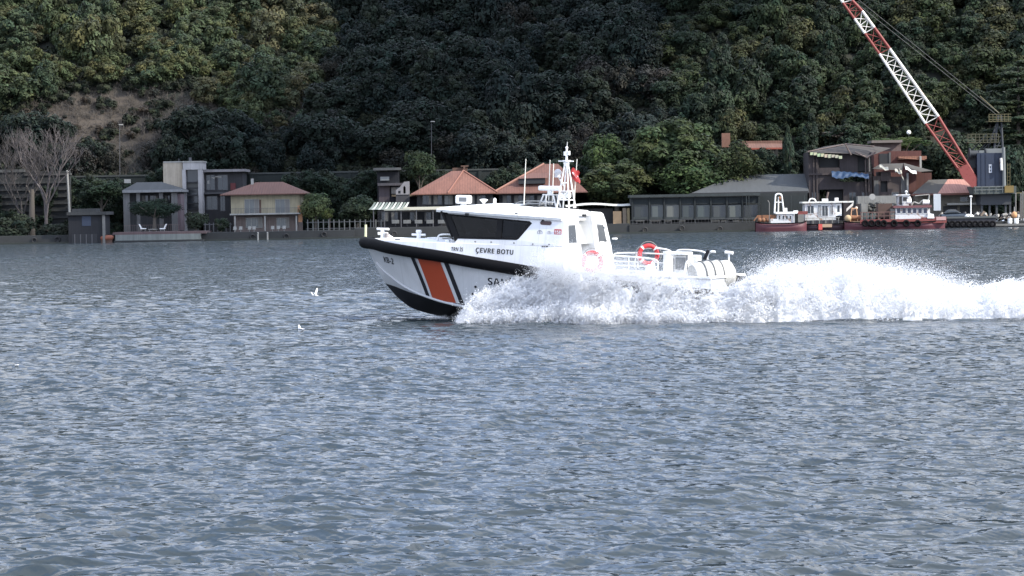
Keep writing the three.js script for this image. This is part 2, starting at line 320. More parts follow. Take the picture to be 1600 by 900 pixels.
// ---------------------------------------------------------------- the wooded hillside
const KINDS = {
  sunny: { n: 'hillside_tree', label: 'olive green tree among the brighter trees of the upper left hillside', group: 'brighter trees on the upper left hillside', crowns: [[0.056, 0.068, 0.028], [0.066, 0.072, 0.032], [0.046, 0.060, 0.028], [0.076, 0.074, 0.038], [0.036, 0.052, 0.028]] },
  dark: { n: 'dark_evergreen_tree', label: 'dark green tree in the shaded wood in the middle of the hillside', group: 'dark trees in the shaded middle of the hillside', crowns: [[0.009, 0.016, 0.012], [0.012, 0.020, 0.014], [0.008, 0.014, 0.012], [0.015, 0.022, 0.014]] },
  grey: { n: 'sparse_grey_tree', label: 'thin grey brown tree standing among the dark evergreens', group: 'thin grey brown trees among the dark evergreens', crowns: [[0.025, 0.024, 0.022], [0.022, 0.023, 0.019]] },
  right: { n: 'hillside_tree', label: 'mid green tree on the right hillside behind the crane boom', group: 'mid green trees on the right hillside', crowns: [[0.021, 0.033, 0.015], [0.028, 0.040, 0.016], [0.017, 0.029, 0.016], [0.038, 0.042, 0.018], [0.018, 0.029, 0.017]] },
  shrub: { n: 'scrub_bush', label: 'grey green bush on the bare earth slope at the left', group: 'bushes on the bare earth slope at the left', crowns: [[0.034, 0.036, 0.030], [0.048, 0.040, 0.032]] },
};
const forestStuff = new Map(), protos = new Map();
{
  let s = 100;
  for (const [k, K] of Object.entries(KINDS)) K.crowns = K.crowns.map((tint, vi) => {
    s += 13;
    const o = k === 'dark' ? { lobes: 50, per: 115, size: 0.052, tint, vary: 0.5, lobeR: [0.15, 0.36], spread: 0.86 } : k === 'grey' ? { lobes: 36, per: 70, size: 0.05, tint, vary: 0.3, lobeR: [0.18, 0.34], flatY: 1.0 } : k === 'shrub' ? { lobes: 16, per: 70, size: 0.10, tint, vary: 0.4, flatY: 0.6 } : { lobes: 46, per: 110, size: 0.058, tint, vary: 0.5, lobeR: [0.15, 0.36], spread: 0.86 };
    if ((k === 'right' && vi === 4) || (k === 'dark' && vi === 3)) Object.assign(o, { lobes: 60, per: 90, lobeR: [0.12, 0.26], shape: (c, R, r) => { const q = 1 - 0.75 * Math.max(0, (c[1] + 0.5) / 1.4); return [[c[0] * q * 0.8, c[1] * 1.5 + 0.25, c[2] * q * 0.8], R * (0.45 + 0.55 * q)]; } });
    return crownGeo(s, o);
  });
  const trunk = trunkGeo(1.25, 0.07, 3);
  const r = rng(424), spots = [];
  const cell = 2.7;
  for (let Z = 413.5; Z < 545; Z += cell * 0.92) for (let x = -196; x < 196; x += cell) {
    const px = x + (r() - 0.5) * cell * 1.1, pz = Z + (r() - 0.5) * cell * 1.1, roll = r(), q = r(), far = Z > 492 || Math.abs(px) > 0.212 * pz;
    const slip = Math.hypot((px + 66) / 22, (landHeight(px, pz) - 18) / 7.5) < 0.88 + 0.5 * fbm(px * 0.1, pz * 0.1, 3, 3);
    const border = -33 + 9 * fbm(pz * 0.05, 2, px * 0.03, 3) + (pz - 425) * 0.10, east = 26 + 10 * fbm(pz * 0.05, 5, 1, 2) - (pz - 425) * 0.10;
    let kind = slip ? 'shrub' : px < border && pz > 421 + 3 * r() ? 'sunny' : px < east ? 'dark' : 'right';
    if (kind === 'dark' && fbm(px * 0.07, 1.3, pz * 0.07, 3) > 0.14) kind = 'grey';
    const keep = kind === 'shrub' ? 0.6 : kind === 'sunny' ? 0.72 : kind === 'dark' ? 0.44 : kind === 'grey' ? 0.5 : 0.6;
    if (roll > keep) continue;
    const R = kind === 'shrub' ? 0.4 + 0.9 * q * q : kind === 'sunny' ? 1.5 + 2.4 * q * q + (r() < 0.15 ? 1.4 : 0) : kind === 'dark' ? 3.0 + 3.2 * q * q : kind === 'grey' ? 2.5 + 2.0 * q : 2.2 + 3.0 * q * q;
    if (far && Z > 500 && r() < 0.35) continue;
    spots.push({ x: px, Z: pz, R, kind, v: Math.floor(r() * KINDS[kind].crowns.length), turn: r() * 6.28, sy: 0.8 + 0.75 * r() * r(), far, seen: R / pz });
  }
  spots.sort((a, b) => a.far - b.far || b.seen - a.seen);
  const count = {};
  for (const t of spots) {
    const K = KINDS[t.kind], y = landHeight(t.x, t.Z) + t.R * 0.72, id = t.kind + t.v;
    count[t.kind] = (count[t.kind] || 0) + 1;
    const limit = { sunny: 130, dark: 90, grey: 30, right: 90, shrub: 90 }[t.kind];
    if (t.far || count[t.kind] > limit) { if (!forestStuff.has(id)) forestStuff.set(id, []); forestStuff.get(id).push([t, y]); continue; }
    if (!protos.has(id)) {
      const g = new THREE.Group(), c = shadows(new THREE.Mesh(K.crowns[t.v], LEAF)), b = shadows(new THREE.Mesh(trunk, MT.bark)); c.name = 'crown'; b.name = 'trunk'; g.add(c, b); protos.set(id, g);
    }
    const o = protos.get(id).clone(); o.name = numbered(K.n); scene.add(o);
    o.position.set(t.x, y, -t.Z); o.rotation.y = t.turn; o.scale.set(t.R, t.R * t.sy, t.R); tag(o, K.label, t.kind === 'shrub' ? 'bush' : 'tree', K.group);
  }
  const M = new THREE.Matrix4(), Q = new THREE.Quaternion(), UPV = new THREE.Vector3(0, 1, 0);
  const wood = new THREE.Group(); wood.name = 'far_wood'; scene.add(wood); tag(wood, 'mass of trees higher up and farther along the wooded hill', 'wood', null, 'stuff');
  for (const [id, list] of forestStuff) {
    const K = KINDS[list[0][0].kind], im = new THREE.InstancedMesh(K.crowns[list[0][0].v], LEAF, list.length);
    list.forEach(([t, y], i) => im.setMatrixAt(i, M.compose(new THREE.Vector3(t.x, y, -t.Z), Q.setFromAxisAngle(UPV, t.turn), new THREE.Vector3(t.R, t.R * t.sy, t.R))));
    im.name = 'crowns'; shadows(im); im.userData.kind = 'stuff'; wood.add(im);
  }
  // low scrub filling the ground between the trunks
  const bush = crownGeo(77, { lobes: 12, per: 60, size: 0.12, tint: [0.018, 0.025, 0.015], vary: 0.5, flatY: 0.55 }), list = [];
  for (let i = 0; i < 12000; i++) { const x = -170 + 340 * r(), Z = 412 + 70 * r(); if (Math.hypot((x + 63) / 20, (landHeight(x, Z) - 17.5) / 7.5) < 1 && r() < 0.85) continue; list.push([x, Z, 0.9 + 1.2 * r(), r() * 6.28]); }
  const im = new THREE.InstancedMesh(bush, LEAF, list.length);
  list.forEach(([x, Z, R, t], i) => im.setMatrixAt(i, M.compose(new THREE.Vector3(x, landHeight(x, Z) + R * 0.25, -Z), Q.setFromAxisAngle(UPV, t), new THREE.Vector3(R, R, R))));
  im.name = 'undergrowth'; shadows(im); tag(im, 'low dark undergrowth covering the hillside between the trees', 'undergrowth', null, 'stuff'); scene.add(im);
}
{ // dry stalks and bare twigs on the earth slope
  const r = rng(909), M = new THREE.Matrix4(), Q = new THREE.Quaternion(), UPV = new THREE.Vector3(0, 1, 0), twig = branchGeo(41, { levels: 3, kids: 3, spread: 0.9, len: 0.4, rad: 0.028, up: 0.1, tint: [0.080, 0.070, 0.060] }), tw = [];
  for (let i = 0; i < 9000; i++) { const x = -100 + 66 * r(), Z = 412 + 46 * r(), k = Math.hypot((x + 63) / 30, (landHeight(x, Z) - 18) / 12); if (k > 1 || r() < 0.25) continue; tw.push([x, Z, 0.7 + 1.7 * r() * r(), r() * 6.28]); }
  const im = new THREE.InstancedMesh(twig, TWIG, tw.length);
  tw.forEach(([x, Z, R, t], i) => im.setMatrixAt(i, M.compose(new THREE.Vector3(x, landHeight(x, Z) - 0.1, -Z), Q.setFromAxisAngle(UPV, t), new THREE.Vector3(R * 1.3, R, R * 1.3))));
  im.name = 'dry_scrub'; shadows(im); tag(im, 'dry grey scrub and twigs covering the bare earth slope at the left', 'scrub', null, 'stuff'); scene.add(im);
}
// ---------------------------------------------------------------- single trees and plants by the water
function tree(name, label, cat, px, pyTop, pyBot, Z, wpx, opt, o2 = {}) {   // crown between two heights, trunk down to the ground
  const top = at(px, pyTop, Z), bot = at(px, pyBot, Z), ry = (top.y - bot.y) / 2, rx = wpx / FOCAL * Z / 2, cy = (top.y + bot.y) / 2, ground = o2.ground ?? landHeight(top.x, Z);
  const t = thing(name, label, cat, [top.x, ground, -Z], o2.group);
  const g = crownGeo(opt.seed, opt), f = 1.0; g.scale(rx * f, ry * f, rx * f * (o2.deep ?? 0.9)).translate(top.x, cy, -Z);
  part(t, 'crown', g, LEAF);
  const h = Math.max(0.6, cy - ground), tr = [bar([top.x, ground - 0.2, -Z], [top.x + 0.1, cy - ry * 0.2, -Z], 0.06 * rx + 0.08, 0.03 * rx + 0.05, 7)];
  for (let i = 0; i < 5; i++) { const a = i * 1.3; tr.push(bar([top.x, lerp(ground, cy, 0.55 + 0.06 * i), -Z], [top.x + Math.cos(a) * rx * 0.55, cy + ry * 0.2, -Z + Math.sin(a) * rx * 0.5], 0.03 * rx + 0.03, 0.02, 5)); }
  part(t, 'trunk', tr, o2.bark ?? MT.bark);
  return t;
}
tree('round_tree', 'large round bright green tree above the dark pier pavilion', 'tree', 1048, 178, 305, 398, 168, { seed: 501, lobes: 90, per: 170, size: 0.044, tint: [0.034, 0.050, 0.020], lobeR: [0.13, 0.27], spread: 0.8, flatY: 1.0 }, { ground: 1.2 });
tree('leafy_tree', 'green tree behind the boat mast, left of the large round tree', 'tree', 945, 206, 312, 401, 96, { seed: 502, lobes: 60, per: 130, size: 0.055, flatY: 1.0, tint: [0.030, 0.050, 0.017], lobeR: [0.2, 0.34] }, { ground: 1.2 });
tree('bamboo_clump', 'yellowish green clump of bamboo behind the white awning', 'bamboo', 962, 240, 330, 394, 140, { seed: 503, lobes: 80, per: 150, size: 0.045, flatY: 1.0, tint: [0.042, 0.054, 0.021], lobeR: [0.14, 0.26] }, { ground: 1.2 });
tree('leafy_tree', 'dark green tree just above the grey hall roof', 'tree', 1082, 236, 322, 393, 120, { seed: 504, lobes: 70, per: 130, size: 0.05, flatY: 1.0, tint: [0.030, 0.051, 0.018] }, { ground: 1.2 });
tree('leafy_tree', 'olive tree in front of the terracotta roofed house on the slope', 'tree', 1154, 220, 300, 393, 80, { seed: 505, lobes: 50, per: 130, size: 0.055, flatY: 1.0, tint: [0.036, 0.047, 0.018] }, { ground: 1.2 });
tree('cypress', 'narrow dark cypress right of the terracotta roofed house', 'tree', 1231, 190, 285, 396, 30, { seed: 506, lobes: 44, per: 90, size: 0.08, tint: [0.022, 0.036, 0.022], lobeR: [0.14, 0.26], shape: (c, R, r) => { const k = 1 - 0.8 * Math.max(0, (c[1] + 0.4) / 1.1); return [[c[0] * k, c[1] * 1.25, c[2] * k], R * (0.5 + 0.5 * k)]; } }, { ground: 1.2, deep: 1 });
tree('umbrella_tree', 'dark tree with a rounded top left of the first red roof', 'tree', 653, 228, 292, 397, 58, { seed: 507, lobes: 26, per: 120, size: 0.07, tint: [0.034, 0.050, 0.022] }, { ground: 1.2 });
tree('leafy_tree', 'light green tree right of the yellow house', 'tree', 492, 296, 352, 384, 52, { seed: 508, lobes: 28, per: 120, size: 0.065, tint: [0.075, 0.095, 0.040] }, { ground: 1.2 });
tree('garden_bush', 'small yellow green bush beside the light green tree', 'bush', 514, 322, 348, 383, 24, { seed: 509, lobes: 16, per: 90, size: 0.10, tint: [0.075, 0.095, 0.030] }, { ground: 1.2 });
tree('leafy_tree', 'dark tree behind the picket fence left of the striped awning', 'tree', 558, 302, 352, 386, 66, { seed: 510, lobes: 30, per: 110, size: 0.07, tint: [0.024, 0.036, 0.020] }, { ground: 1.2 });
tree('garden_tree', 'dark leafy tree left of the small grey house with columns', 'tree', 157, 278, 322, 388, 78, { seed: 511, lobes: 30, per: 110, size: 0.07, tint: [0.022, 0.036, 0.018] }, { ground: 1.2 });
tree('hedge_plant', 'wide dark shrub in front of the columned grey house', 'shrub', 240, 308, 343, 381.5, 90, { seed: 512, lobes: 60, per: 110, size: 0.06, tint: [0.016, 0.028, 0.018], flatY: 0.9 }, { ground: 1.25, deep: 0.25 });
tree('garden_bush', 'dark bush at the foot of the white tower house', 'bush', 305, 325, 362, 383, 46, { seed: 513, lobes: 22, per: 90, size: 0.085, tint: [0.026, 0.036, 0.022] }, { ground: 1.2, deep: 0.5 });
tree('garden_bush', 'dark bush between the flat roofed house and the yellow house', 'bush', 345, 338, 364, 381, 34, { seed: 514, lobes: 18, per: 80, size: 0.10, tint: [0.022, 0.032, 0.018] }, { ground: 1.2, deep: 0.6 });
tree('waterside_bush', 'dark bush on the quay at the far left edge', 'bush', 22, 330, 382, 381, 80, { seed: 515, lobes: 26, per: 100, size: 0.075, tint: [0.020, 0.028, 0.018] }, { ground: 1.0, deep: 0.5 });
tree('waterside_bush', 'dark bush under the bare tree beside the boathouse', 'bush', 82, 340, 382, 380, 60, { seed: 516, lobes: 24, per: 100, size: 0.08, tint: [0.018, 0.024, 0.017] }, { ground: 1.0, deep: 0.5 });
tree('scrub_bush', 'grey brown leafless thicket on the slope above the ruined house', 'thicket', 1316, 192, 230, 416, 110, { seed: 517, lobes: 40, per: 90, size: 0.05, tint: [0.080, 0.072, 0.062], lobeR: [0.14, 0.26] }, { ground: 12 });
tree('creeper_hedge', 'bright green hedge above the ruined houses beside the boom', 'hedge', 1410, 208, 240, 404, 120, { seed: 518, lobes: 40, per: 90, size: 0.05, tint: [0.046, 0.072, 0.024], lobeR: [0.14, 0.26] }, { ground: 8, deep: 0.3 });
tree('leafy_tree', 'grey green tree behind the crane between the boom and the blue cab', 'tree', 1490, 200, 292, 400, 90, { seed: 519, lobes: 34, per: 110, size: 0.07, tint: [0.030, 0.044, 0.026] }, { ground: 1.2 });
tree('leafy_tree', 'dark low tree right of the blue crane cab', 'tree', 1592, 210, 340, 398, 70, { seed: 520, lobes: 34, per: 110, size: 0.07, tint: [0.022, 0.036, 0.022] }, { ground: 1.2 });
{ // the layered cedar at the right edge
  const Z = 404, b = at(1592, 250, Z), t = thing('cedar_tree', 'cedar with flat layered branches at the right edge', 'tree', [b.x, 1.2, -Z]), r = rng(88), pads = [];
  for (let i = 0; i < 17; i++) {
    const y = lerp(at(1592, 240, Z).y, at(1592, 100, Z).y, i / 16), w = 2.6 + 2.4 * Math.sin(Math.PI * (0.2 + 0.7 * i / 16)), a = i * 2.4, c = [b.x + Math.cos(a) * w * 0.55, y, -Z + Math.sin(a) * w * 0.55];
    pads.push(crownGeo(700 + i, { lobes: 26, per: 90, size: 0.075, tint: [0.032, 0.050, 0.026], flatY: 0.5, vary: 0.3, lobeR: [0.2, 0.36] }).scale(w * 0.8, 1.1, w * 0.75).translate(...c));
  }
  part(t, 'crown', pads, LEAF); part(t, 'trunk', [bar([b.x, 1, -Z], [b.x, at(1592, 95, Z).y, -Z], 0.5, 0.12, 8)], MT.bark);
}
{ // hedges and creepers in front of the road wall
  const r = rng(313), g = crownGeo(79, { lobes: 22, per: 70, size: 0.10, tint: [0.017, 0.027, 0.016], vary: 0.5 }), list = [], M = new THREE.Matrix4();
  for (let x = -138; x < 138; x += 0.75) { const h = 5.2 + 4.4 * smooth(-0.3, 0.3, fbm(x * 0.06, 3, 2, 3)), n = 3; for (let k = 0; k < n; k++) { const R = 0.9 + 1.3 * r(); list.push([x + r(), 1.4 + (h + 0.8) * Math.pow(r(), 0.7), 401.6 - 2.4 * r() * r(), R]); } }
  for (let k = 0; k < 110; k++) { const x = -92 + 36 * r(); list.push([x, 1.3 + 6.8 * Math.pow(r(), 1.2), 391.2 - 1.6 * r(), 0.7 + 0.8 * r()]); }
  const im = new THREE.InstancedMesh(g, LEAF, list.length);
  list.forEach(([x, y, Z, R], i) => im.setMatrixAt(i, M.compose(new THREE.Vector3(x, y, -Z), new THREE.Quaternion().setFromAxisAngle(new THREE.Vector3(0, 1, 0), x * 7), new THREE.Vector3(R, R, R * 0.8))));
  im.name = 'creepers'; shadows(im); tag(im, 'dark hedges and creepers hanging over the road wall behind the houses', 'creepers', null, 'stuff'); scene.add(im);
}
{ // bare trees at the left
  const mk = (label, px, pyTop, pyBot, Z, wide, seed, tint, group) => { const a = at(px, pyBot, Z), b = at(px, pyTop, Z), t = thing('bare_tree', label, 'tree', [a.x, a.y, -Z], group), h = b.y - a.y; part(t, 'branches', branchGeo(seed, { levels: 6, kids: 3, spread: 0.62, up: 0.22, len: 0.34, rad: 0.016, tint }).scale(h * wide, h, h * wide).translate(a.x, a.y, -Z), TWIG); return t; };
  mk('tall bare pale tree with spreading branches at the far left shore', 72, 192, 378, 386, 1.15, 31, [0.090, 0.078, 0.076]);
  mk('low bare tree leaning over the quay at the left edge', 30, 235, 378, 388, 1.2, 36, [0.065, 0.058, 0.056]);
  const s = at(50, 295, 384), e = at(50, 378, 384), st = thing('tree_stump', 'thick cut grey trunk left of the tall bare tree', 'trunk', [e.x, e.y, -384]);
  part(st, 'trunk', [bar([e.x, e.y, -384], [s.x, s.y, -384], 0.55, 0.34, 9), bar([s.x, s.y - 1.2, -384], [s.x - 0.8, s.y + 0.5, -383.6], 0.2, 0.1, 6)], MT.bark);
}
// ---------------------------------------------------------------- the patrol boat
// Own axes: u metres aft of the bow, v up from the waterline, w to port (towards the camera side).
const HEAD = THREE.MathUtils.degToRad(24), TRIM = THREE.MathUtils.degToRad(2);
const axisA = new THREE.Vector3(Math.cos(HEAD) * Math.cos(TRIM), -Math.sin(TRIM), Math.sin(HEAD) * Math.cos(TRIM)), axisW = new THREE.Vector3(-Math.sin(HEAD), 0, Math.cos(HEAD)), axisV = axisW.clone().cross(axisA);
const boatOrigin = new THREE.Vector3(-5.15, 7 * Math.sin(TRIM), -91);
const boatMatrix = new THREE.Matrix4().makeBasis(axisA, axisV, axisW).setPosition(boatOrigin);
function boatGroup(name, label, category, group) { const g = new THREE.Group(); g.name = numbered(name); g.applyMatrix4(boatMatrix); scene.add(g); return tag(g, label, category, group); }
function curve(table) {                               // smooth interpolation through [u, value]
  return (u) => {
    const n = table.length; if (u <= table[0][0]) return table[0][1]; if (u >= table[n - 1][0]) return table[n - 1][1];
    let i = 0; while (u > table[i + 1][0]) i++;
    const [x0, y0] = table[i], [x1, y1] = table[i + 1], h = x1 - x0, s = (y1 - y0) / h;
    const sl = (k) => { if (k <= 0 || k >= n - 1) return k <= 0 ? (table[1][1] - table[0][1]) / (table[1][0] - table[0][0]) : (table[n - 1][1] - table[n - 2][1]) / (table[n - 1][0] - table[n - 2][0]); const a = (table[k][1] - table[k - 1][1]) / (table[k][0] - table[k - 1][0]), b = (table[k + 1][1] - table[k][1]) / (table[k + 1][0] - table[k][0]); return a * b <= 0 ? 0 : 2 * a * b / (a + b); };
    const t = (u - x0) / h, m0 = sl(i) * h, m1 = sl(i + 1) * h; return y0 + t * m0 + t * t * (3 * (y1 - y0) - 2 * m0 - m1) + t * t * t * (m0 + m1 - 2 * (y1 - y0));
  };
}
const LEN = 13.5;
const keelV = curve([[-0.12, 2.42], [0.04, 2.20], [0.19, 1.88], [0.43, 1.44], [0.64, 1.12], [0.84, 0.90], [1.28, 0.50], [1.79, 0.20], [2.67, 0.0], [3.5, -0.12], [6, -0.36], [LEN, -0.5]]);
const railV = curve([[-0.12, 2.50], [0.7, 2.47], [1.3, 2.39], [2.5, 2.27], [3.8, 2.135], [4.76, 2.0], [5.96, 1.85], [7.0, 1.72], [9, 1.46], [11, 1.27], [LEN, 1.12]]);
const railB = (u) => 0.06 + 1.78 * (1 - Math.pow(1 - Math.min(1, Math.max(0, (u + 0.12) / 4.3)), 2.9));
const chineVraw = curve([[0.19, 1.98], [0.7, 1.62], [1.1, 1.42], [1.9, 1.05], [2.64, 0.80], [4, 0.50], [6, 0.28], [LEN, 0.12]]);
const chineV = (u) => Math.max(chineVraw(u), keelV(u) + 0.02);
const chineB = curve([[-0.12, 0.03], [0.19, 0.05], [0.5, 0.24], [1.1, 0.62], [1.9, 1.02], [2.64, 1.28], [4, 1.52], [6, 1.64], [LEN, 1.66]]);
const bootV = curve([[0.7, 1.06], [1.29, 0.99], [2.1, 0.83], [2.84, 0.70], [3.6, 0.58], [4.5, 0.52], [7, 0.4], [LEN, 0.3]]);
function halfB(u, v) {
  const k = keelV(u), c = chineV(u), r = railV(u), bc = Math.min(chineB(u), railB(u)), br = railB(u);
  if (v <= c) return bc * Math.pow(Math.max(0, (v - k) / Math.max(1e-4, c - k)), 0.85);
  return bc + (br - bc) * Math.pow(Math.min(1.1, (v - c) / Math.max(1e-4, r - c)), 1.15);
}
const deckV = curve([[-0.2, 2.62], [4, 2.60], [8.3, 2.57]]);
const bulwarkV = (u) => (u < 8.35 ? deckV(u) : 1.66);
const PAINT = mat(0.78, 0.785, 0.79, 0.32, { clearcoat: 0.3, clearcoatRoughness: 0.25 }), hullTex = noiseTex(256, (u, v) => { const n = tileNoise(u, v, 3, 2.1, 5), s = perlin.noise(Math.cos(u * 6.2832) * 14, Math.sin(u * 6.2832) * 14, 6 + 0.4 * Math.cos(v * 6.2832)); return Math.min(1, 0.88 + 0.20 * n + 0.16 * Math.min(0, s)); }, 0.22);
const CABINPAINT = mat(0.70, 0.705, 0.725, 0.36, { map: hullTex, clearcoat: 0.25, clearcoatRoughness: 0.3 }), HULLPAINT = mat(0.50, 0.515, 0.535, 0.34, { map: hullTex, clearcoat: 0.25, clearcoatRoughness: 0.3 }), GEL = mat(0.80, 0.80, 0.785, 0.42, { map: hullTex }), CREAM = mat(0.66, 0.64, 0.57, 0.5, { map: hullTex });
const RUBBER = mat(0.004, 0.004, 0.005, 0.75, { specularIntensity: 0.2 }), BOOT = mat(0.005, 0.005, 0.007, 0.5, { specularIntensity: 0.4 }), ORANGE = mat(0.27, 0.037, 0.010, 0.42), INK = mat(0.010, 0.011, 0.015, 0.6, { specularIntensity: 0.4 }), STEEL = mat(0.62, 0.62, 0.61, 0.3, { metalness: 0.55 }), WHITEROD = mat(0.78, 0.78, 0.77, 0.4), RED = mat(0.62, 0.02, 0.02, 0.5), GREYPANEL = mat(0.16, 0.165, 0.17, 0.6);
const TINT = mat(0.16, 0.165, 0.18, 0.03, { transmission: 1, thickness: 0, ior: 1.4, specularIntensity: 0.55 }), FRAME = mat(0.006, 0.006, 0.007, 0.6, { specularIntensity: 0.3 });
const boat = boatGroup('patrol_boat', 'white patrol boat with orange bow stripe speeding left through its own spray', 'boat');
const us = []; for (let u = -0.12; u < 4; u += 0.1) us.push(u); for (let u = 4; u <= LEN + 0.001; u += 0.25) us.push(Math.min(u, LEN));
const uAt = (s) => { const k = s * (us.length - 1), i = Math.min(us.length - 2, Math.floor(k)); return lerp(us[i], us[i + 1], k - i); };
function hullBand(side, lo, hi, nv, off = 0) { return surface(us.length - 1, nv, (s, t) => { const u = uAt(s), a = lo(u), b = hi(u), v = lerp(a, Math.max(a, b), t), h = halfB(u, v); return [u, v, side * (h + off), u, v]; }, side > 0); }
const sides = [1, -1];
part(boat, 'hull', [...sides.map((s) => hullBand(s, (u) => Math.max(keelV(u), u < 0.65 ? -9 : bootV(u)), railV, 18)), 
  surface(1, 8, (s, t) => { const v = lerp(-0.5, 1.66, t), h = v < 1.12 ? halfB(LEN, Math.min(v, 1.12)) : railB(LEN) - 0.1; return [LEN, v, lerp(-h, h, s), lerp(-h, h, s), v]; })], HULLPAINT);
for (const s of sides) part(boat, 'topside', surface(us.length - 1, 4, (a, t) => { const u = uAt(a); return [u, lerp(railV(u), bulwarkV(u), t), s * (railB(u) - 0.12 * t), u, lerp(railV(u), bulwarkV(u), t)]; }, s > 0), CABINPAINT);
part(boat, 'bottom', sides.map((s) => hullBand(s, keelV, (u) => (u < 0.65 ? keelV(u) : bootV(u)), 12, 0.001)), BOOT);
// chine rail
for (const s of sides) part(boat, 'spray_rail', tube(Array.from({ length: 24 }, (_, i) => { const u = 0.45 + i * 0.42; return [u, chineV(u), s * (Math.min(chineB(u), railB(u)) + 0.005)]; }), 0.045, 80, 6), mat(0.42, 0.43, 0.45, 0.4));
// fender all round the bow
{
  const pts = []; for (let u = LEN; u > 0.3; u -= u > 3 ? 0.5 : 0.25) pts.push([u, railV(u), railB(u) + 0.06]);
  pts.push([0.08, 2.49, 0.42], [-0.06, 2.50, 0.2], [-0.12, 2.50, 0]);
  const all = [...pts, ...pts.slice(0, -1).reverse().map(([a, b, c]) => [a, b, -c])], f = part(boat, 'fender', tube(all, 0.2, 220, 12), RUBBER);
  for (const q of sides) part(f, 'fender_end', ball(LEN, railV(LEN), q * (railB(LEN) + 0.06), 0.2), RUBBER);
}
// decks
part(boat, 'foredeck', surface(40, 12, (s, t) => { const u = lerp(-0.1, 8.3, s), b = (railB(u) - 0.12), w = lerp(-b, b, t); return [u, deckV(u) + 0.08 * (1 - (w / Math.max(b, 0.05)) ** 2) * Math.min(1, b), w, u, w]; }, true), GEL);
part(boat, 'aft_deck', box(8.2, LEN, 1.15, 1.22, -1.7, 1.7), GREYPANEL);
for (const s of sides) part(boat, 'bulwark_cap', box(8.35, LEN, 1.66, 1.72, s * 1.72 - 0.09, s * 1.72 + 0.09), GEL);
part(boat, 'transom_cap', box(LEN - 0.12, LEN + 0.05, 1.66, 1.73, -1.63, 1.63), GEL);
// stripes painted on the bow, following the hull
function stripe(name, m, s, ut0, ut1, ub0, ub1, off) {
  part(boat, name, surface(8, 14, (a, t) => { const k = t, u0 = lerp(ut0, ub0, k), u1 = lerp(ut1, ub1, k), u = lerp(u0, u1, a), top = railV(u) - 0.02, bot = Math.max(bootV(u), 0) + 0.01, v = lerp(top, bot, k); return [u, v, s * (halfB(u, v) + off), u, v]; }, s < 0), m);
}
for (const s of sides) {
  stripe('orange_stripe', ORANGE, s, 2.72, 3.62, 3.24, 4.20, 0.010); stripe('black_stripe', INK, s, 2.42, 2.58, 2.98, 3.14, 0.011); stripe('black_stripe', INK, s, 3.76, 3.94, 4.34, 4.52, 0.011);
}
// cabin sides with the long dark window
const sideW = (u, v) => 1.70 - 0.20 * Math.max(0, v - 2.57) - 0.05 * smooth(5.2, 3.6, u);
function sheet(shape, th, s, wf = sideW) { const g = new THREE.ExtrudeGeometry(shape, { depth: th, bevelEnabled: false, curveSegments: 10 }); const p = g.attributes.position, uv = g.attributes.uv; for (let i = 0; i < p.count; i++) { const u = p.getX(i), v = p.getY(i), d = p.getZ(i); p.setZ(i, s * (wf(u, v) - th + d)); uv.setXY(i, u, v); } if (s < 0) { const a = p.array; for (let i = 0; i < p.count; i += 3) for (let k = 0; k < 3; k++) { const q = a[(i + 1) * 3 + k]; a[(i + 1) * 3 + k] = a[(i + 2) * 3 + k]; a[(i + 2) * 3 + k] = q; } } g.computeVertexNormals(); return g; }
const S = (pts, holes = []) => { const s = new THREE.Shape(pts.map(([x, y]) => new THREE.Vector2(x, y))); for (const h of holes) s.holes.push(new THREE.Path(h.map(([x, y]) => new THREE.Vector2(x, y)))); return s; };
const WIN = [[3.76, 3.60], [6.90, 3.41], [7.0, 3.34], [6.56, 2.80], [6.48, 2.76], [4.24, 2.755]];
const GL1 = [[3.90, 3.545], [5.70, 3.435], [5.70, 2.83], [4.30, 2.83]], GL2 = [[5.90, 3.425], [6.86, 3.365], [6.47, 2.83], [5.90, 2.83]];
for (const s of sides) {
  const c = part(boat, 'cabin_side', sheet(S([[3.62, 3.72], [8.16, 3.50], [8.24, 2.59], [4.19, 2.59]], [WIN]), 0.06, s), CABINPAINT);
  part(boat, 'front_pillar', sheet(S([[3.60, 3.70], [3.79, 3.62], [4.27, 2.74], [4.17, 2.64]]), 0.07, s, (u, v) => sideW(u, v) + 0.008), FRAME);
  const w = part(boat, 'side_window', sheet(S(WIN, [GL1, GL2]), 0.07, s, (u, v) => sideW(u, v) + 0.006), FRAME);
  for (const gl of [GL1, GL2]) part(w, 'pane', [new THREE.ShapeGeometry(S(gl))].map((g) => { const p = g.attributes.position; for (let i = 0; i < p.count; i++) p.setZ(i, s * (sideW(p.getX(i), p.getY(i)) - 0.03)); g.computeVertexNormals(); return g; }), TINT);
  part(boat, 'cabin_seam', box(4.05, 8.2, 2.555, 2.59, s * 1.70 - 0.03, s * 1.70 + 0.012), mat(0.10, 0.105, 0.11, 0.6));
  const p = new THREE.Shape(); p.absarc(7.37, 3.365, 0.07, Math.PI / 2, Math.PI * 1.5); p.absarc(7.65, 3.355, 0.07, -Math.PI / 2, Math.PI / 2);
  part(boat, 'tail_window', sheet(p, 0.02, s, (u, v) => sideW(u, v) + 0.012), mat(0.035, 0.010, 0.010, 0.15));
  for (const [u, v] of [[4.95, 2.67], [5.55, 2.67], [6.4, 2.66], [7.1, 2.64], [7.7, 2.64]]) part(boat, 'vent_plug', new THREE.CylinderGeometry(0.026, 0.03, 0.02, 10).rotateX(Math.PI / 2).translate(u, v, s * (sideW(u, v) + 0.008)), GREYPANEL);
  part(boat, 'latch', new RoundedBoxGeometry(0.24, 0.055, 0.04, 2, 0.015).translate(7.56, 2.57, s * 1.715), INK);
}
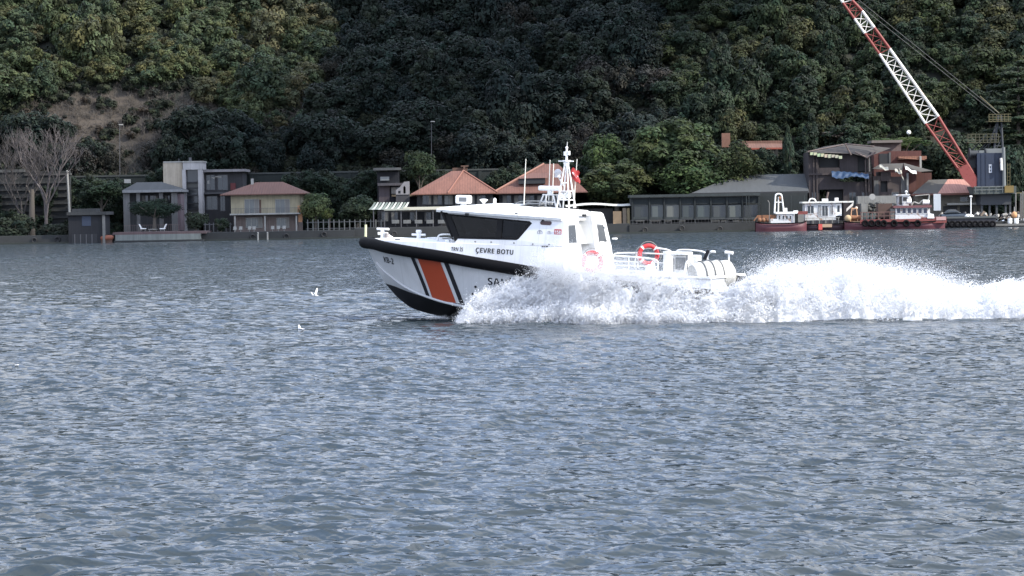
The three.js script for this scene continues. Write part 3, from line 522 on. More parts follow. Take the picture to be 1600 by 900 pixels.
// windscreen, leaning forward at the top
const frontU = (v, w) => 3.62 + (3.72 - v) * 0.50 - 0.55 * (1 - (w / 1.6) ** 2);
const ws = part(boat, 'windscreen', surface(12, 18, (s, t) => { const w = lerp(-1.5, 1.5, t), v = lerp(2.80, 3.62, s); return [frontU(v, w), v, w]; }, true), TINT);
for (const w of [-1.5, -0.5, 0.5, 1.5]) part(ws, 'mullion', bar([frontU(2.72, w), 2.72, w], [frontU(3.68, w), 3.68, w], 0.045, 0.045, 6), FRAME);
part(boat, 'windscreen_sill', surface(2, 18, (s, t) => { const w = lerp(-1.66, 1.66, t), v = lerp(2.56, 2.81, s); return [frontU(v, w) - 0.01, v, w, w, v]; }, true), HULLPAINT);
// what shows through the windows
part(boat, 'cabin_floor', box(3.6, 7.9, 2.35, 2.42, -1.6, 1.6), MT.dark);
part(boat, 'dashboard', [new RoundedBoxGeometry(0.5, 0.36, 2.6, 3, 0.05).translate(4.3, 2.72, 0), new RoundedBoxGeometry(0.3, 0.2, 0.5, 3, 0.04).translate(4.55, 2.93, 0.6)], mat(0.12, 0.125, 0.13, 0.7));
for (const w of [0.75, -0.75]) { const st = part(boat, 'helm_seat', [new RoundedBoxGeometry(0.16, 0.62, 0.5, 3, 0.05).rotateZ(-0.12).translate(5.45, 2.95, w), new RoundedBoxGeometry(0.5, 0.14, 0.5, 3, 0.05).translate(5.2, 2.68, w)], mat(0.035, 0.035, 0.04, 0.7)); part(st, 'seat_post', bar([5.2, 2.4, w], [5.2, 2.64, w], 0.05), STEEL); }
part(boat, 'grab_bar', bar([4.0, 3.38, -1.2], [5.75, 3.26, -1.2], 0.022), STEEL);
part(boat, 'cabin_bulkhead', box(7.35, 7.42, 2.42, 3.5, -1.55, 1.55), mat(0.03, 0.027, 0.03, 0.8));
// roof
const roofB = curve([[2.84, 0.02], [2.92, 0.45], [3.1, 0.95], [3.35, 1.33], [3.7, 1.56], [4.3, 1.66], [8.1, 1.60]]);
const roofE = (u) => 3.735 - Math.max(0, u - 3.6) * 0.046;
const roofC = curve([[2.84, 3.765], [3.3, 3.83], [4.1, 3.90], [5.3, 3.975], [6.0, 3.945], [7.2, 3.86], [8.1, 3.80]]);
const roofTop = (u, w) => { const b = roofB(u), q = Math.min(1, Math.abs(w) / b); return roofE(u) + Math.max(0.01, roofC(u) - roofE(u)) * (1 - Math.pow(q, 2.6)); };
part(boat, 'roof', [
  surface(60, 24, (s, t) => { const u = lerp(2.84, 8.1, Math.pow(s, 1.3)), b = roofB(u), w = lerp(-b, b, t); return [u, roofTop(u, w), w, u, w]; }, true),
  surface(60, 8, (s, t) => { const u = lerp(2.84, 8.1, Math.pow(s, 1.3)), b = roofB(u), w = lerp(-b, b, t); return [u, roofE(u) - 0.085, w * 0.985, u, w]; }),
  ...sides.map((q) => surface(60, 2, (s, t) => { const u = lerp(2.84, 8.1, Math.pow(s, 1.3)), b = roofB(u); return [u, roofE(u) - 0.085 * t, q * b * (1 - 0.015 * t), u, t]; }, q < 0)),
  surface(24, 2, (s, t) => { const w = lerp(-1.6, 1.6, s); return [8.1, lerp(roofE(8.1) - 0.085, roofTop(8.1, w), t), w, w, t]; }, true)], GEL);
for (const q of sides) part(boat, 'roof_panel', surface(20, 6, (s, t) => { const u = lerp(4.55, 8.05, s), w = q * lerp(0.75, 1.42, t); return [u, roofTop(u, w) + 0.022, w, u, w]; }, q > 0), GEL);
for (const s of sides) part(boat, 'roof_vent', [new THREE.CylinderGeometry(0.065, 0.065, 0.06, 14).rotateX(Math.PI / 2).translate(6.42, 3.62, s * 1.56)], GREYPANEL);
for (const s of sides) part(boat, 'running_lamp', new RoundedBoxGeometry(0.14, 0.08, 0.08, 2, 0.02).translate(4.62, 3.60, s * 1.66), MT.dark);
// aft wall: two pillars with windows and louvres and the door between them
const aftU = (v, w) => 8.16 + (1.6 - w) * 0.085 + (3.55 - v) * (0.10 + 0.07 * (1.6 - w) / 3.2);
function aftSheet(shape, front, back) { const g = new THREE.ExtrudeGeometry(shape, { depth: 1, bevelEnabled: false, curveSegments: 8 }); const p = g.attributes.position, uv = g.attributes.uv; for (let i = 0; i < p.count; i++) { const w = p.getX(i), v = p.getY(i), d = p.getZ(i); uv.setXY(i, w, v); p.setXYZ(i, aftU(v, w) + lerp(back, front, d), v, w); } const q = g.index ? g.toNonIndexed() : g, a = q.attributes.position.array; for (let i = 0; i < a.length; i += 9) for (let k = 0; k < 3; k++) { const z = a[i + 3 + k]; a[i + 3 + k] = a[i + 6 + k]; a[i + 6 + k] = z; } q.computeVertexNormals(); return q; }
for (const s of [1, -1]) {
  const o = 1.69, top = s > 0 ? 3.60 : 3.72;
  const pts = [[0.5, 1.22], [o, 1.22], [o, 2.55], [o - 0.16, 3.42], [o - 0.28, top - 0.05], [o - 0.45, top], [0.5, top + 0.03]].map(([w, v]) => [s * w, v]);
  const wp = [[0.78, 2.68], [1.38, 2.68], [1.30, 3.30], [0.78, 3.32]].map(([w, v]) => [s * w, v]);
  const pil = part(boat, 'aft_pillar', aftSheet(S(pts), 0, -0.52), GEL);
  const win = part(boat, 'aft_window', aftSheet(S(wp), 0.012, -0.1), GREYPANEL);
  part(win, 'pane', aftSheet(S(wp.map(([w, v]) => [lerp(s * 1.07, w, 0.86), lerp(3.0, v, 0.88)])), 0.018, 0.0), MT.glass);
  if (s < 0) for (const v of [2.78, 3.2]) part(win, 'hinge', new RoundedBoxGeometry(0.05, 0.05, 0.14, 2, 0.015).translate(aftU(v, -1.34) + 0.04, v, -1.36), WHITEROD);
  for (let k = 0; k < 8; k++) { const v = 2.36 - k * 0.075; part(boat, 'louvre', surface(1, 3, (a, t) => { const w = lerp(s * 0.66, s * 1.5, a), q = [0, 0.045, 0.03, 0][Math.round(t * 3)], vv = v - [0, 0.035, 0.05, 0.05][Math.round(t * 3)]; return [aftU(vv, w) + 0.004 + q, vv, w]; }, s < 0), GEL); }
  part(boat, 'louvre_frame', aftSheet(S([[0.6, 1.76], [1.56, 1.76], [1.56, 2.42], [0.6, 2.42]].map(([w, v]) => [s * w, v])), 0.003, -0.05), GREYPANEL);
}
part(boat, 'door_recess', [box(7.78, 7.84, 1.22, 3.62, -0.52, 0.52)], CREAM);
{ const d = part(boat, 'door', new RoundedBoxGeometry(0.05, 1.95, 0.78, 3, 0.02).translate(7.87, 2.42, -0.02), mat(0.55, 0.545, 0.52, 0.5)); part(d, 'handle', bar([7.92, 2.92, 0.24], [7.92, 2.90, -0.06], 0.025), INK); part(d, 'door_frame', [box(7.84, 7.91, 1.3, 3.5, 0.42, 0.5), box(7.84, 7.91, 1.3, 3.5, -0.5, -0.42), box(7.84, 7.91, 3.42, 3.5, -0.42, 0.42)], GEL); }
part(boat, 'door_canopy', box(7.7, 8.22, 3.60, 3.66, -0.6, 0.6), GEL);
part(boat, 'aft_lamp', [new RoundedBoxGeometry(0.1, 0.09, 0.2, 2, 0.02).translate(8.35, 3.62, 0.2)], MT.dark);
part(boat, 'side_bracket', [new RoundedBoxGeometry(0.14, 0.06, 0.2, 2, 0.02).translate(8.72, 2.80, -1.72)], WHITEROD);
// lettering and badges
const font = await new FontLoader().loadAsync('fonts/droid/droid_sans_bold.typeface.json');
function glyphs(text, size) {
  const g = new THREE.ShapeGeometry(font.generateShapes(text, size), 4); return g.index ? g.toNonIndexed() : g;
}
function letter(name, text, size, u0, v0, slope, s, wf, m, sx = 1) {  // text laid along the side, reading bow to stern on the port side
  const g = glyphs(text, size), p = g.attributes.position; g.computeBoundingBox(); const W = g.boundingBox.max.x * sx;
  for (let i = 0; i < p.count; i++) { const x = p.getX(i) * sx, y = p.getY(i), u = s > 0 ? u0 + x : u0 + W - x, v = v0 + y - slope * (u - u0); p.setXYZ(i, u, v, s * (wf(u, v) + 0.009)); }
  g.computeVertexNormals(); return part(boat, name, g, m);
}
const upperW = (u, v) => railB(u) - 0.12 * Math.min(1, Math.max(0, (v - railV(u)) / (deckV(u) - railV(u))));
for (const s of sides) {
  letter('lettering', 'ÇEVRE BOTU', 0.165, 5.0, 2.31, 0.035, s, upperW, INK, 1.06);
  letter('lettering', 'TRN İS', 0.13, 4.09, 2.34, 0.03, s, upperW, INK, 0.8);
  letter('lettering', 'KB-2', 0.21, 1.02, 1.84, 0.10, s, halfB, INK, 0.95);
  letter('lettering', 'SAHİL GÜVENLİK', 0.24, 5.46, 1.22, 0.05, s, halfB, INK, 1.25);
}
function badge(u, v, r, m1, s, anchor = true) {
  const w = sideW(u, v) + 0.008, list = [new THREE.RingGeometry(r * 0.82, r, 24)];
  if (anchor) { list.push(new THREE.PlaneGeometry(r * 0.16, r * 1.0), new THREE.RingGeometry(r * 0.38, r * 0.54, 14, 1, Math.PI, Math.PI), new THREE.RingGeometry(r * 0.1, r * 0.22, 10).translate(0, r * 0.55, 0), new THREE.PlaneGeometry(r * 0.6, r * 0.13).translate(0, r * 0.28, 0)); }
  const g = merge(list.map((q) => (q.index ? q.toNonIndexed() : q))); g.translate(u, v, s * w); return part(boat, 'badge', g, m1);
}
const BADGE = mat(0.10, 0.11, 0.14, 0.5);
for (const s of sides) {
  badge(7.32, 3.02, 0.095, BADGE, s); badge(7.66, 3.02, 0.075, mat(0.22, 0.23, 0.26, 0.5), s); badge(6.62, 2.33, 0.085, mat(0.15, 0.16, 0.18, 0.5), s, false);
  const u = 7.98, v = 3.03, w = sideW(u, v), sg = part(boat, 'number_sign', new RoundedBoxGeometry(0.26, 0.20, 0.012, 2, 0.005).translate(u, v + 0.03, s * (w + 0.004)), mat(0.42, 0.055, 0.06, 0.5));
  const t = glyphs('158', 0.11), p = t.attributes.position; for (let i = 0; i < p.count; i++) p.setXYZ(i, u + s * (p.getX(i) * 0.92 - 0.115), v - 0.025 + p.getY(i), s * (w + 0.016)); part(sg, 'lettering', t, PAINT);
  part(sg, 'plate', box(u - 0.13, u + 0.13, v - 0.14, v - 0.08, s * (w + 0.002) - 0.004, s * (w + 0.002) + 0.006), mat(0.5, 0.46, 0.46, 0.5));
  part(boat, 'intake_grille', new RoundedBoxGeometry(0.2, 0.24, 0.02, 2, 0.006).translate(7.2, 2.10, s * 1.76), GREYPANEL);
  for (const [a, b] of [[5.0, 1.13], [4.86, 0.88]]) part(boat, 'drain', new THREE.CylinderGeometry(0.045, 0.045, 0.03, 12).rotateX(Math.PI / 2).translate(a, b, s * (halfB(a, b) + 0.004)), INK);
}
// foredeck fittings
part(boat, 'jackstaff', bar([-0.12, 2.6, 0], [-0.12, 3.12, 0], 0.05, 0.045, 8), mat(0.55, 0.55, 0.34, 0.6));
{ const b = part(boat, 'windlass', [bar([0.55, 2.62, 0], [0.55, 3.0, 0], 0.07), bar([0.34, 2.98, 0], [0.80, 2.98, 0], 0.045), bar([0.42, 2.82, 0.1], [0.72, 2.82, -0.1], 0.05), bar([0.60, 2.85, 0], [0.95, 2.66, 0], 0.055)], WHITEROD); part(b, 'chain_cover', new RoundedBoxGeometry(0.12, 0.26, 0.16, 2, 0.03).translate(0.78, 2.72, 0.12), mat(0.22, 0.2, 0.2, 0.6)); }
part(boat, 'bollard', [bar([1.98, 2.64, 0], [1.98, 2.93, 0], 0.075), bar([1.72, 2.81, 0], [2.24, 2.81, 0], 0.045), bar([1.9, 2.92, 0], [2.06, 2.92, 0], 0.07)], WHITEROD);
for (const s of sides) { part(boat, 'deck_rail', tube([[3.18, 2.62, s], [3.24, 2.82, s], [3.36, 2.865, s], [3.75, 2.865, s], [3.87, 2.83, s], [3.93, 2.62, s]], 0.03, 40, 8), WHITEROD); part(boat, 'deck_cleat', [new RoundedBoxGeometry(0.22, 0.05, 0.06, 2, 0.02).translate(1.75, 2.66, s * 1.2)], GREYPANEL); part(boat, 'step_light', new RoundedBoxGeometry(0.16, 0.09, 0.12, 2, 0.02).translate(3.75, 2.66, s * 1.35), WHITEROD); }
part(boat, 'deck_hatch', [new RoundedBoxGeometry(0.62, 0.07, 0.62, 3, 0.03).translate(2.75, 2.70, 0)], GEL);
// on the roof
{ const b = part(boat, 'searchlight', [new RoundedBoxGeometry(0.50, 0.30, 0.40, 4, 0.07).translate(3.71, 4.08, 0), bar([3.71, 3.85, 0], [3.71, 3.96, 0], 0.11)], WHITEROD); part(b, 'lens', new RoundedBoxGeometry(0.30, 0.15, 0.02, 2, 0.008).translate(3.77, 4.08, 0.20), GREYPANEL); }
part(boat, 'satellite_dome', [new THREE.CylinderGeometry(0.15, 0.05, 0.1, 16).translate(4.48, 4.03, 0), bar([4.48, 3.9, 0], [4.48, 4.0, 0], 0.04), new THREE.SphereGeometry(0.15, 16, 6, 0, 6.2832, 0, 1.57).scale(1, 0.25, 1).translate(4.48, 4.08, 0)], WHITEROD);
part(boat, 'satellite_dome', [new THREE.CylinderGeometry(0.055, 0.055, 0.16, 12).translate(4.90, 4.02, 0), ball(4.9, 4.10, 0, 0.055)], WHITEROD);
part(boat, 'roof_rack', [tube([[5.9, 3.96, 0.6], [6.1, 4.04, 0.6], [6.9, 4.06, 0.6], [7.1, 3.95, 0.6]], 0.022, 30), tube([[5.9, 3.96, -0.4], [6.1, 4.04, -0.4], [6.9, 4.06, -0.4], [7.1, 3.95, -0.4]], 0.022, 30), box(6.05, 6.9, 3.97, 4.0, -0.4, 0.6)], GREYPANEL);
const whip = (u, v0, v1, w, lean = 0.03) => part(boat, 'whip_antenna', bar([u, v0, w], [u + lean * (v1 - v0), v1, w], 0.022, 0.013, 6), mat(0.62, 0.61, 0.55, 0.5));
whip(6.36, 3.95, 5.52, 0.8); whip(6.72, 3.95, 5.50, -0.5, 0.02); whip(6.86, 3.95, 5.38, -0.5, 0.02); whip(7.66, 3.85, 5.54, -0.5, 0.06);
{
  const r = part(boat, 'radar', [new RoundedBoxGeometry(0.84, 0.17, 0.2, 4, 0.06).translate(6.98, 4.52, 0), bar([6.98, 4.3, 0], [6.98, 4.45, 0], 0.09)], WHITEROD);
  part(r, 'radar_stand', [bar([6.66, 3.9, 0.2], [6.82, 4.32, 0.15], 0.028), bar([6.66, 3.9, -0.2], [6.82, 4.32, -0.15], 0.028), bar([7.3, 3.88, 0.2], [7.16, 4.32, 0.15], 0.028), bar([7.3, 3.88, -0.2], [7.16, 4.32, -0.15], 0.028), box(6.78, 7.2, 4.28, 4.32, -0.2, 0.2), bar([6.92, 3.9, 0.2], [6.92, 4.3, 0.2], 0.022), bar([6.7, 4.05, 0.2], [7.26, 4.05, 0.2], 0.02)], STEEL);
}
{
  const legs = []; for (const w of [0.28, -0.28]) for (const u of [7.36, 7.82]) legs.push(bar([u, 3.86, w], [7.58 + (u - 7.58) * 0.18, 5.35, w * 0.2], 0.030, 0.024, 8));
  const m = part(boat, 'mast', [...legs, bar([7.58, 5.3, 0], [7.58, 5.9, 0], 0.05, 0.035, 8), bar([7.585, 5.85, 0], [7.6, 6.12, 0], 0.012, 0.008, 5)], WHITEROD);
  part(m, 'crossbar', [bar([7.47, 4.72, 0.17], [7.71, 4.72, 0.17], 0.022), bar([7.43, 4.3, 0.2], [7.75, 4.3, 0.2], 0.022), bar([7.28, 5.46, 0], [7.84, 5.46, 0], 0.022), box(7.40, 7.78, 4.12, 4.16, -0.24, 0.24), box(7.38, 7.8, 4.42, 4.45, -0.2, 0.2), bar([7.4, 4.12, 0.24], [7.74, 4.44, 0.2], 0.018)], WHITEROD);
  part(m, 'mast_lamp', [new THREE.CylinderGeometry(0.11, 0.09, 0.13, 14).translate(7.58, 5.36, 0), new THREE.CylinderGeometry(0.15, 0.15, 0.05, 16).translate(7.58, 5.47, 0), new THREE.CylinderGeometry(0.06, 0.06, 0.14, 10).translate(7.53, 5.72, 0), new THREE.CylinderGeometry(0.05, 0.05, 0.14, 10).translate(7.66, 5.74, 0), ball(7.58, 5.92, 0, 0.05)], WHITEROD);
  part(m, 'horn', [new THREE.CylinderGeometry(0.14, 0.04, 0.26, 14).rotateZ(0.9).translate(7.52, 4.22, 0.1), new RoundedBoxGeometry(0.2, 0.18, 0.2, 3, 0.03).translate(7.66, 4.3, 0.05)], WHITEROD);
  part(boat, 'dome_camera', [ball(7.22, 5.06, -0.1, 0.13, 14, 10), new THREE.CylinderGeometry(0.11, 0.12, 0.14, 14).translate(7.22, 4.97, -0.1), bar([7.26, 4.9, -0.1], [7.46, 4.6, -0.1], 0.03)], mat(0.45, 0.45, 0.46, 0.5));
}
// rails round the aft deck
for (const s of sides) {
  const w = s * 1.72, r = [tube([[8.7, 1.8, w], [8.7, 2.24, w], [8.8, 2.29, w], [11.5, 2.24, w], [11.62, 2.18, w], [11.62, 1.8, w]], 0.026, 80, 8), bar([8.7, 2.02, w], [11.62, 2.0, w], 0.02)];
  for (const u of [9.6, 10.6]) r.push(bar([u, 1.8, w], [u, 2.26, w], 0.022));
  if (s < 0) r.push(tube([[9.45, 1.82, w - 0.05], [9.55, 2.3, w - 0.05], [9.75, 2.47, w - 0.05], [10.65, 2.46, w - 0.05], [10.82, 2.36, w - 0.05], [10.86, 1.82, w - 0.05]], 0.03, 60, 8), tube([[11.0, 1.82, w], [11.0, 2.4, w], [11.1, 2.46, w], [12.0, 2.42, w], [12.1, 2.34, w], [12.1, 1.8, w]], 0.028, 60, 8));
  part(boat, 'aft_rail', r, WHITEROD);
}
// engine gear at the stern
part(boat, 'engine_casing', [new RoundedBoxGeometry(1.5, 0.5, 1.5, 4, 0.08).translate(11.6, 1.5, -0.2)], GEL);
part(boat, 'oil_skimmer', [new RoundedBoxGeometry(0.5, 0.62, 0.5, 3, 0.05).translate(11.75, 2.03, -0.3), new THREE.CylinderGeometry(0.13, 0.13, 0.75, 14).translate(11.33, 2.02, 0.05), new THREE.CylinderGeometry(0.15, 0.15, 0.08, 14).translate(11.33, 2.42, 0.05), new RoundedBoxGeometry(0.8, 0.1, 0.7, 3, 0.03).translate(11.6, 2.40, -0.3), new RoundedBoxGeometry(0.3, 0.5, 0.4, 3, 0.04).translate(12.15, 2.1, -0.5)], GEL);
part(boat, 'control_panel', [new RoundedBoxGeometry(0.32, 0.42, 0.04, 2, 0.01).translate(11.78, 2.06, -0.02), new RoundedBoxGeometry(0.12, 0.5, 0.04, 2, 0.01).translate(11.5, 1.98, 0.02), new RoundedBoxGeometry(0.08, 0.5, 0.05, 2, 0.01).translate(12.02, 2.12, 0.0)], GREYPANEL);
part(boat, 'hose', [tube([[11.36, 1.8, 0.3], [11.42, 2.2, 0.34], [11.56, 2.3, 0.3], [11.6, 1.75, 0.35]], 0.04, 40, 8), tube([[12.0, 1.75, 0.1], [12.06, 2.1, 0.12], [12.2, 2.2, 0.05], [12.25, 1.8, 0.1]], 0.04, 40, 8)], WHITEROD);
part(boat, 'exhaust_pipe', [tube([[12.45, 1.9, -0.9], [12.45, 2.36, -0.9], [12.56, 2.46, -0.9], [12.72, 2.46, -0.9]], 0.04, 30, 8), bar([13.2, 1.9, -0.9], [13.2, 2.42, -0.9], 0.03), bar([13.06, 2.46, -0.9], [13.34, 2.44, -0.9], 0.06)], WHITEROD);
part(boat, 'exhaust_pipe', [bar([12.36, 2.2, -0.8], [12.5, 2.52, -0.8], 0.06)], INK, 'short black pipe');
part(boat, 'stern_fender', [new THREE.CapsuleGeometry(0.26, 0.4, 6, 14).rotateZ(Math.PI / 2 - 0.15).translate(13.72, 1.42, -0.7)], RUBBER);
// things carried on the boat
function boatPoint(u, v, w) { return new THREE.Vector3(u, v, w).applyMatrix4(boatMatrix); }
{ // ribbed drum across the stern
  const g = new THREE.Group(); g.name = numbered('boom_drum'); const c = boatPoint(12.95, 1.68, 0.15); g.position.copy(c); g.rotation.set(0, 0.38, 0.05); scene.add(g); tag(g, 'large white ribbed drum lying across the stern of the patrol boat', 'drum');
  const prof = [[0, -0.74], [0.40, -0.74], [0.45, -0.70], [0.50, -0.45], [0.515, -0.40], [0.475, -0.36], [0.52, -0.15], [0.535, -0.10], [0.49, -0.06], [0.52, 0.18], [0.53, 0.23], [0.49, 0.27], [0.50, 0.6], [0.46, 0.68], [0.30, 0.72], [0.30, 0.80], [0, 0.80]];
  const sh = new THREE.LatheGeometry(prof.map(([r, y]) => new THREE.Vector2(r, y)), 40).rotateZ(-Math.PI / 2), m = shadows(new THREE.Mesh(sh, mat(0.46, 0.455, 0.43, 0.55, { map: hullTex }))); m.name = 'shell'; g.add(m);
  for (const x of [-0.38, -0.08, 0.25]) { const b = shadows(new THREE.Mesh(new THREE.TorusGeometry(x === -0.08 ? 0.545 : 0.532, 0.022, 6, 40).rotateY(Math.PI / 2).translate(x, 0, 0), mat(0.14, 0.14, 0.135, 0.6))); b.name = 'band'; g.add(b); }
}
const RINGRED = mat(0.60, 0.03, 0.035, 0.55, { map: grime });
function lifeRing(label, u, v, w, ry) {
  const g = new THREE.Group(); g.name = numbered('life_ring'); g.position.copy(boatPoint(u, v, w)); g.rotation.set(0, ry, 0); scene.add(g); tag(g, label, 'life ring', 'life rings on the boat rails');
  const t = shadows(new THREE.Mesh(new THREE.TorusGeometry(0.31, 0.075, 14, 40), RINGRED)); t.name = 'ring'; g.add(t);
  for (let k = 0; k < 4; k++) { const b = shadows(new THREE.Mesh(new THREE.TorusGeometry(0.31, 0.079, 12, 6, 0.2).rotateZ(k * Math.PI / 2 + 0.6), PAINT)); b.name = 'band'; g.add(b); }
  const pts = []; for (let i = 0; i <= 32; i++) { const a = i / 32 * 6.2832 + 0.77, q = 0.405 + 0.05 * Math.abs(Math.sin(a * 2 - 1.54)); pts.push([Math.cos(a) * q, Math.sin(a) * q, 0]); }
  const rp = shadows(new THREE.Mesh(tube(pts, 0.012, 96, 5), MT.offWhite)); rp.name = 'rope'; g.add(rp);
}
lifeRing('red and white life ring on the far rail, clear against the water', 9.99, 2.28, -1.70, 0.1);
lifeRing('pale red life ring on the near rail, half hidden by spray', 9.33, 2.10, 1.82, -0.3);
{ // flag behind the mast
  const c = boatPoint(7.6, 5.22, -0.3), g = new THREE.Group(); g.name = numbered('flag'); g.position.copy(c); scene.add(g); tag(g, 'small red flag with white crescent and star fluttering behind the mast', 'flag');
  const f = (x, y) => 0.05 * Math.sin(x * 13 + y * 4) + 0.03 * Math.sin(x * 25 - y * 9), W = 0.27, H = 0.40;
  const cl = shadows(new THREE.Mesh(surface(24, 16, (s, t) => [0.04 + s * W + 0.03 * Math.sin(t * 7), (t - 1) * H - 0.16 * s * s + 0.03 * Math.sin(s * 9), f(s * W, t * H)]), mat(0.30, 0.008, 0.011, 0.7, { transmission: 0.2, thickness: 0 }))); cl.name = 'cloth'; g.add(cl);
  const put = (geo) => { const q = geo.index ? geo.toNonIndexed() : geo, p = q.attributes.position; for (let i = 0; i < p.count; i++) { const s = p.getX(i) / W, t = p.getY(i) / H; p.setXYZ(i, 0.04 + s * W + 0.03 * Math.sin(t * 7), (t - 1) * H - 0.16 * s * s + 0.03 * Math.sin(s * 9), f(s * W, t * H) + 0.008); } return q; };
  const cr = new THREE.Shape(); cr.absarc(0, 0, 0.09, 0.6, 5.68, false); cr.absarc(0.025, 0, 0.07, 5.5, 0.78, true);
  const st = new THREE.Shape(); for (let k = 0; k < 10; k++) { const a = k * Math.PI / 5 + Math.PI, r = k % 2 ? 0.018 : 0.045; st[k ? 'lineTo' : 'moveTo'](Math.cos(a) * r, Math.sin(a) * r); }
  const em = shadows(new THREE.Mesh(merge([put(new THREE.ShapeGeometry(cr, 12).scale(0.8, 0.8, 1).translate(0.11, 0.2, 0)), put(new THREE.ShapeGeometry(st).scale(0.8, 0.8, 1).translate(0.215, 0.2, 0))]), PAINT)); em.name = 'crescent_and_star'; g.add(em);
}
// ---------------------------------------------------------------- spray and foam
const topLine = curve([[700, 508], [716, 500], [730, 478], [760, 452], [790, 443], [830, 424], [870, 411], [905, 417], [950, 421], [1000, 426], [1050, 434], [1090, 449], [1130, 453], [1165, 436], [1190, 424], [1215, 411], [1260, 415], [1300, 405], [1350, 411], [1400, 425], [1440, 432], [1480, 445], [1520, 447], [1560, 438], [1600, 440], [1660, 446], [1760, 460]]);
const footZ = (px) => lerp(85.6, 80.4, (px - 720) / 880) - 0.75 * smooth(780, 920, px) * smooth(1300, 1120, px) + 0.4 * perlin.noise(px * 0.02, 0.5, 1) + 0.25 * perlin.noise(px * 0.08, 2.5, 1);
const backZ = (px) => (px < 1150 ? lerp(1.0, Math.max(0.9, 89.4 - 0.4067 * (px - 575) / 43 - footZ(px)), smooth(715, 850, px)) : lerp(89.4 - 0.4067 * (px - 575) / 43 - footZ(px), 7.5, smooth(1150, 1320, px)));
const FOAM = mat(0.86, 0.87, 0.89, 0.98, { transmission: 0.4, thickness: 0, specularIntensity: 0 }), FOAMBODY = mat(0.90, 0.91, 0.925, 0.98, { transmission: 0.45, thickness: 0, specularIntensity: 0 });
{
  const foam = surface(900, 72, (s, t) => {
    const px = lerp(708, 1800, s), Z = footZ(px) - 0.05 + t * (backZ(px) + 0.4), x = at(px, 450, Z).x;
    const H = Math.max(0.05, at(px, topLine(px), Z).y), edge = smooth(0, 0.34, t) * smooth(0, 0.06, s) * smooth(1, 0.94, s), body = lerp(smooth(0, 0.75, t), Math.sin(Math.PI * Math.min(1, Math.pow(t, 0.7))), smooth(1120, 1240, px));
    const n = fbm(x * 1.3, Z * 1.3, 3, 4), q = fbm(x * 5, Z * 5, 8, 3);
    const bulge = 0.55 * fbm(x * 1.5, t * 5, 11, 4) * smooth(0.05, 0.3, t);
    return [x + 0.2 * fbm(x * 2, t * 6, 21, 3), -0.14 + edge * (0.18 + H * lerp(0.86, 0.60, smooth(1080, 1240, px)) * (0.55 + 0.45 * smooth(715, 830, px)) * body * (0.74 + 1.5 * n) + (0.10 + 0.16 * q) * smooth(0, 0.2, t) + 0.10 * fbm(x * 14, Z * 14, 2, 2)), -Z + bulge];
  });
  const wk = single('wake_foam', foam, FOAMBODY, 'white churned foam at the foot of the spray and along the wake', 'foam', null, 'stuff');
  const r = rng(2024), puffs = [], ga = () => r() + r() + r() - 1.5;
  for (let v = 0; v < 7; v++) {                         // 0-3 clumps, 4-5 thin strands, 6 fine mist
    const list = [], n = v < 4 ? 150 : v < 6 ? 110 : 260;
    for (let i = 0; i < n; i++) {
      let x, y, z; if (v < 4) { const q = Math.pow(r(), 1.6) * 0.75; x = ga() * q * 1.6; y = ga() * q * 1.3; z = ga() * q * 1.6; } else if (v < 6) { const t = r(); x = (t - 0.5) * 2.2 + ga() * 0.06; y = (t - t * t) * 0.9 + ga() * 0.10; z = ga() * 0.10; } else { x = ga() * 0.9; y = ga() * 0.7; z = ga() * 0.9; }
      const s = v === 6 ? 0.008 : 0.013 + 0.032 * Math.pow(r(), 2.5), o = new THREE.OctahedronGeometry(s, 0).scale(1 + r() * 0.9, 1, 1 + r() * 0.6); o.rotateZ(r() * 3).rotateX(r() * 3).translate(x, y, z); list.push(o);
    }
    const g = merge(list); g.deleteAttribute('uv'); puffs.push(g);
  }
  const ims = puffs.map(() => []), M = new THREE.Matrix4(), Q = new THREE.Quaternion(), E = new THREE.Euler();
  const add = (p, s, kind = 0, tilt = 0, stretch = 1) => { ims[kind === 2 ? 6 : kind === 1 ? 4 + Math.floor(r() * 2) : Math.floor(r() * 4)].push(M.clone().compose(p, Q.setFromEuler(E.set((r() - 0.5) * 0.6, (r() - 0.5) * (kind === 1 ? 1.4 : 6.2), tilt + (r() - 0.5) * 0.5)), new THREE.Vector3(s * stretch, s, s))); };
  const place = (px, c) => { const Z = footZ(px) + 0.05 + c * backZ(px); return { Z, x: at(px, 450, Z).x, H: at(px, topLine(px), Z).y }; };
  for (let i = 0; i < 13000; i++) {
    const near = r() < 0.52, px = near ? 714 + 456 * r() : 1150 + 640 * r(), c = Math.pow(r(), 0.8), { Z, x, H } = place(px, c);
    const hc = near ? 0.22 + 0.78 * smooth(0, 0.7, c) : Math.pow(Math.sin(Math.PI * Math.min(0.98, 0.1 + 0.75 * c)), 0.6);
    const torn = 1 - Math.abs(2.2 * fbm(x * 1.1, c * 2.2, 7, 4)), f = r() < 0.3 ? r() : 0.45 + 0.55 * r(), y = H * hc * Math.min(1, 0.66 + 0.42 * torn) * f;
    if (y < 0 || (f > 0.6 && torn < 0.55 + 0.3 * r())) continue;
    add(new THREE.Vector3(x, y, -Z), (0.24 + 0.34 * r()) * (0.6 + 0.4 * (1 - f)) * Math.min(1, 0.35 + H), r() < 0.24 ? 1 : 0, 0.5);
  }
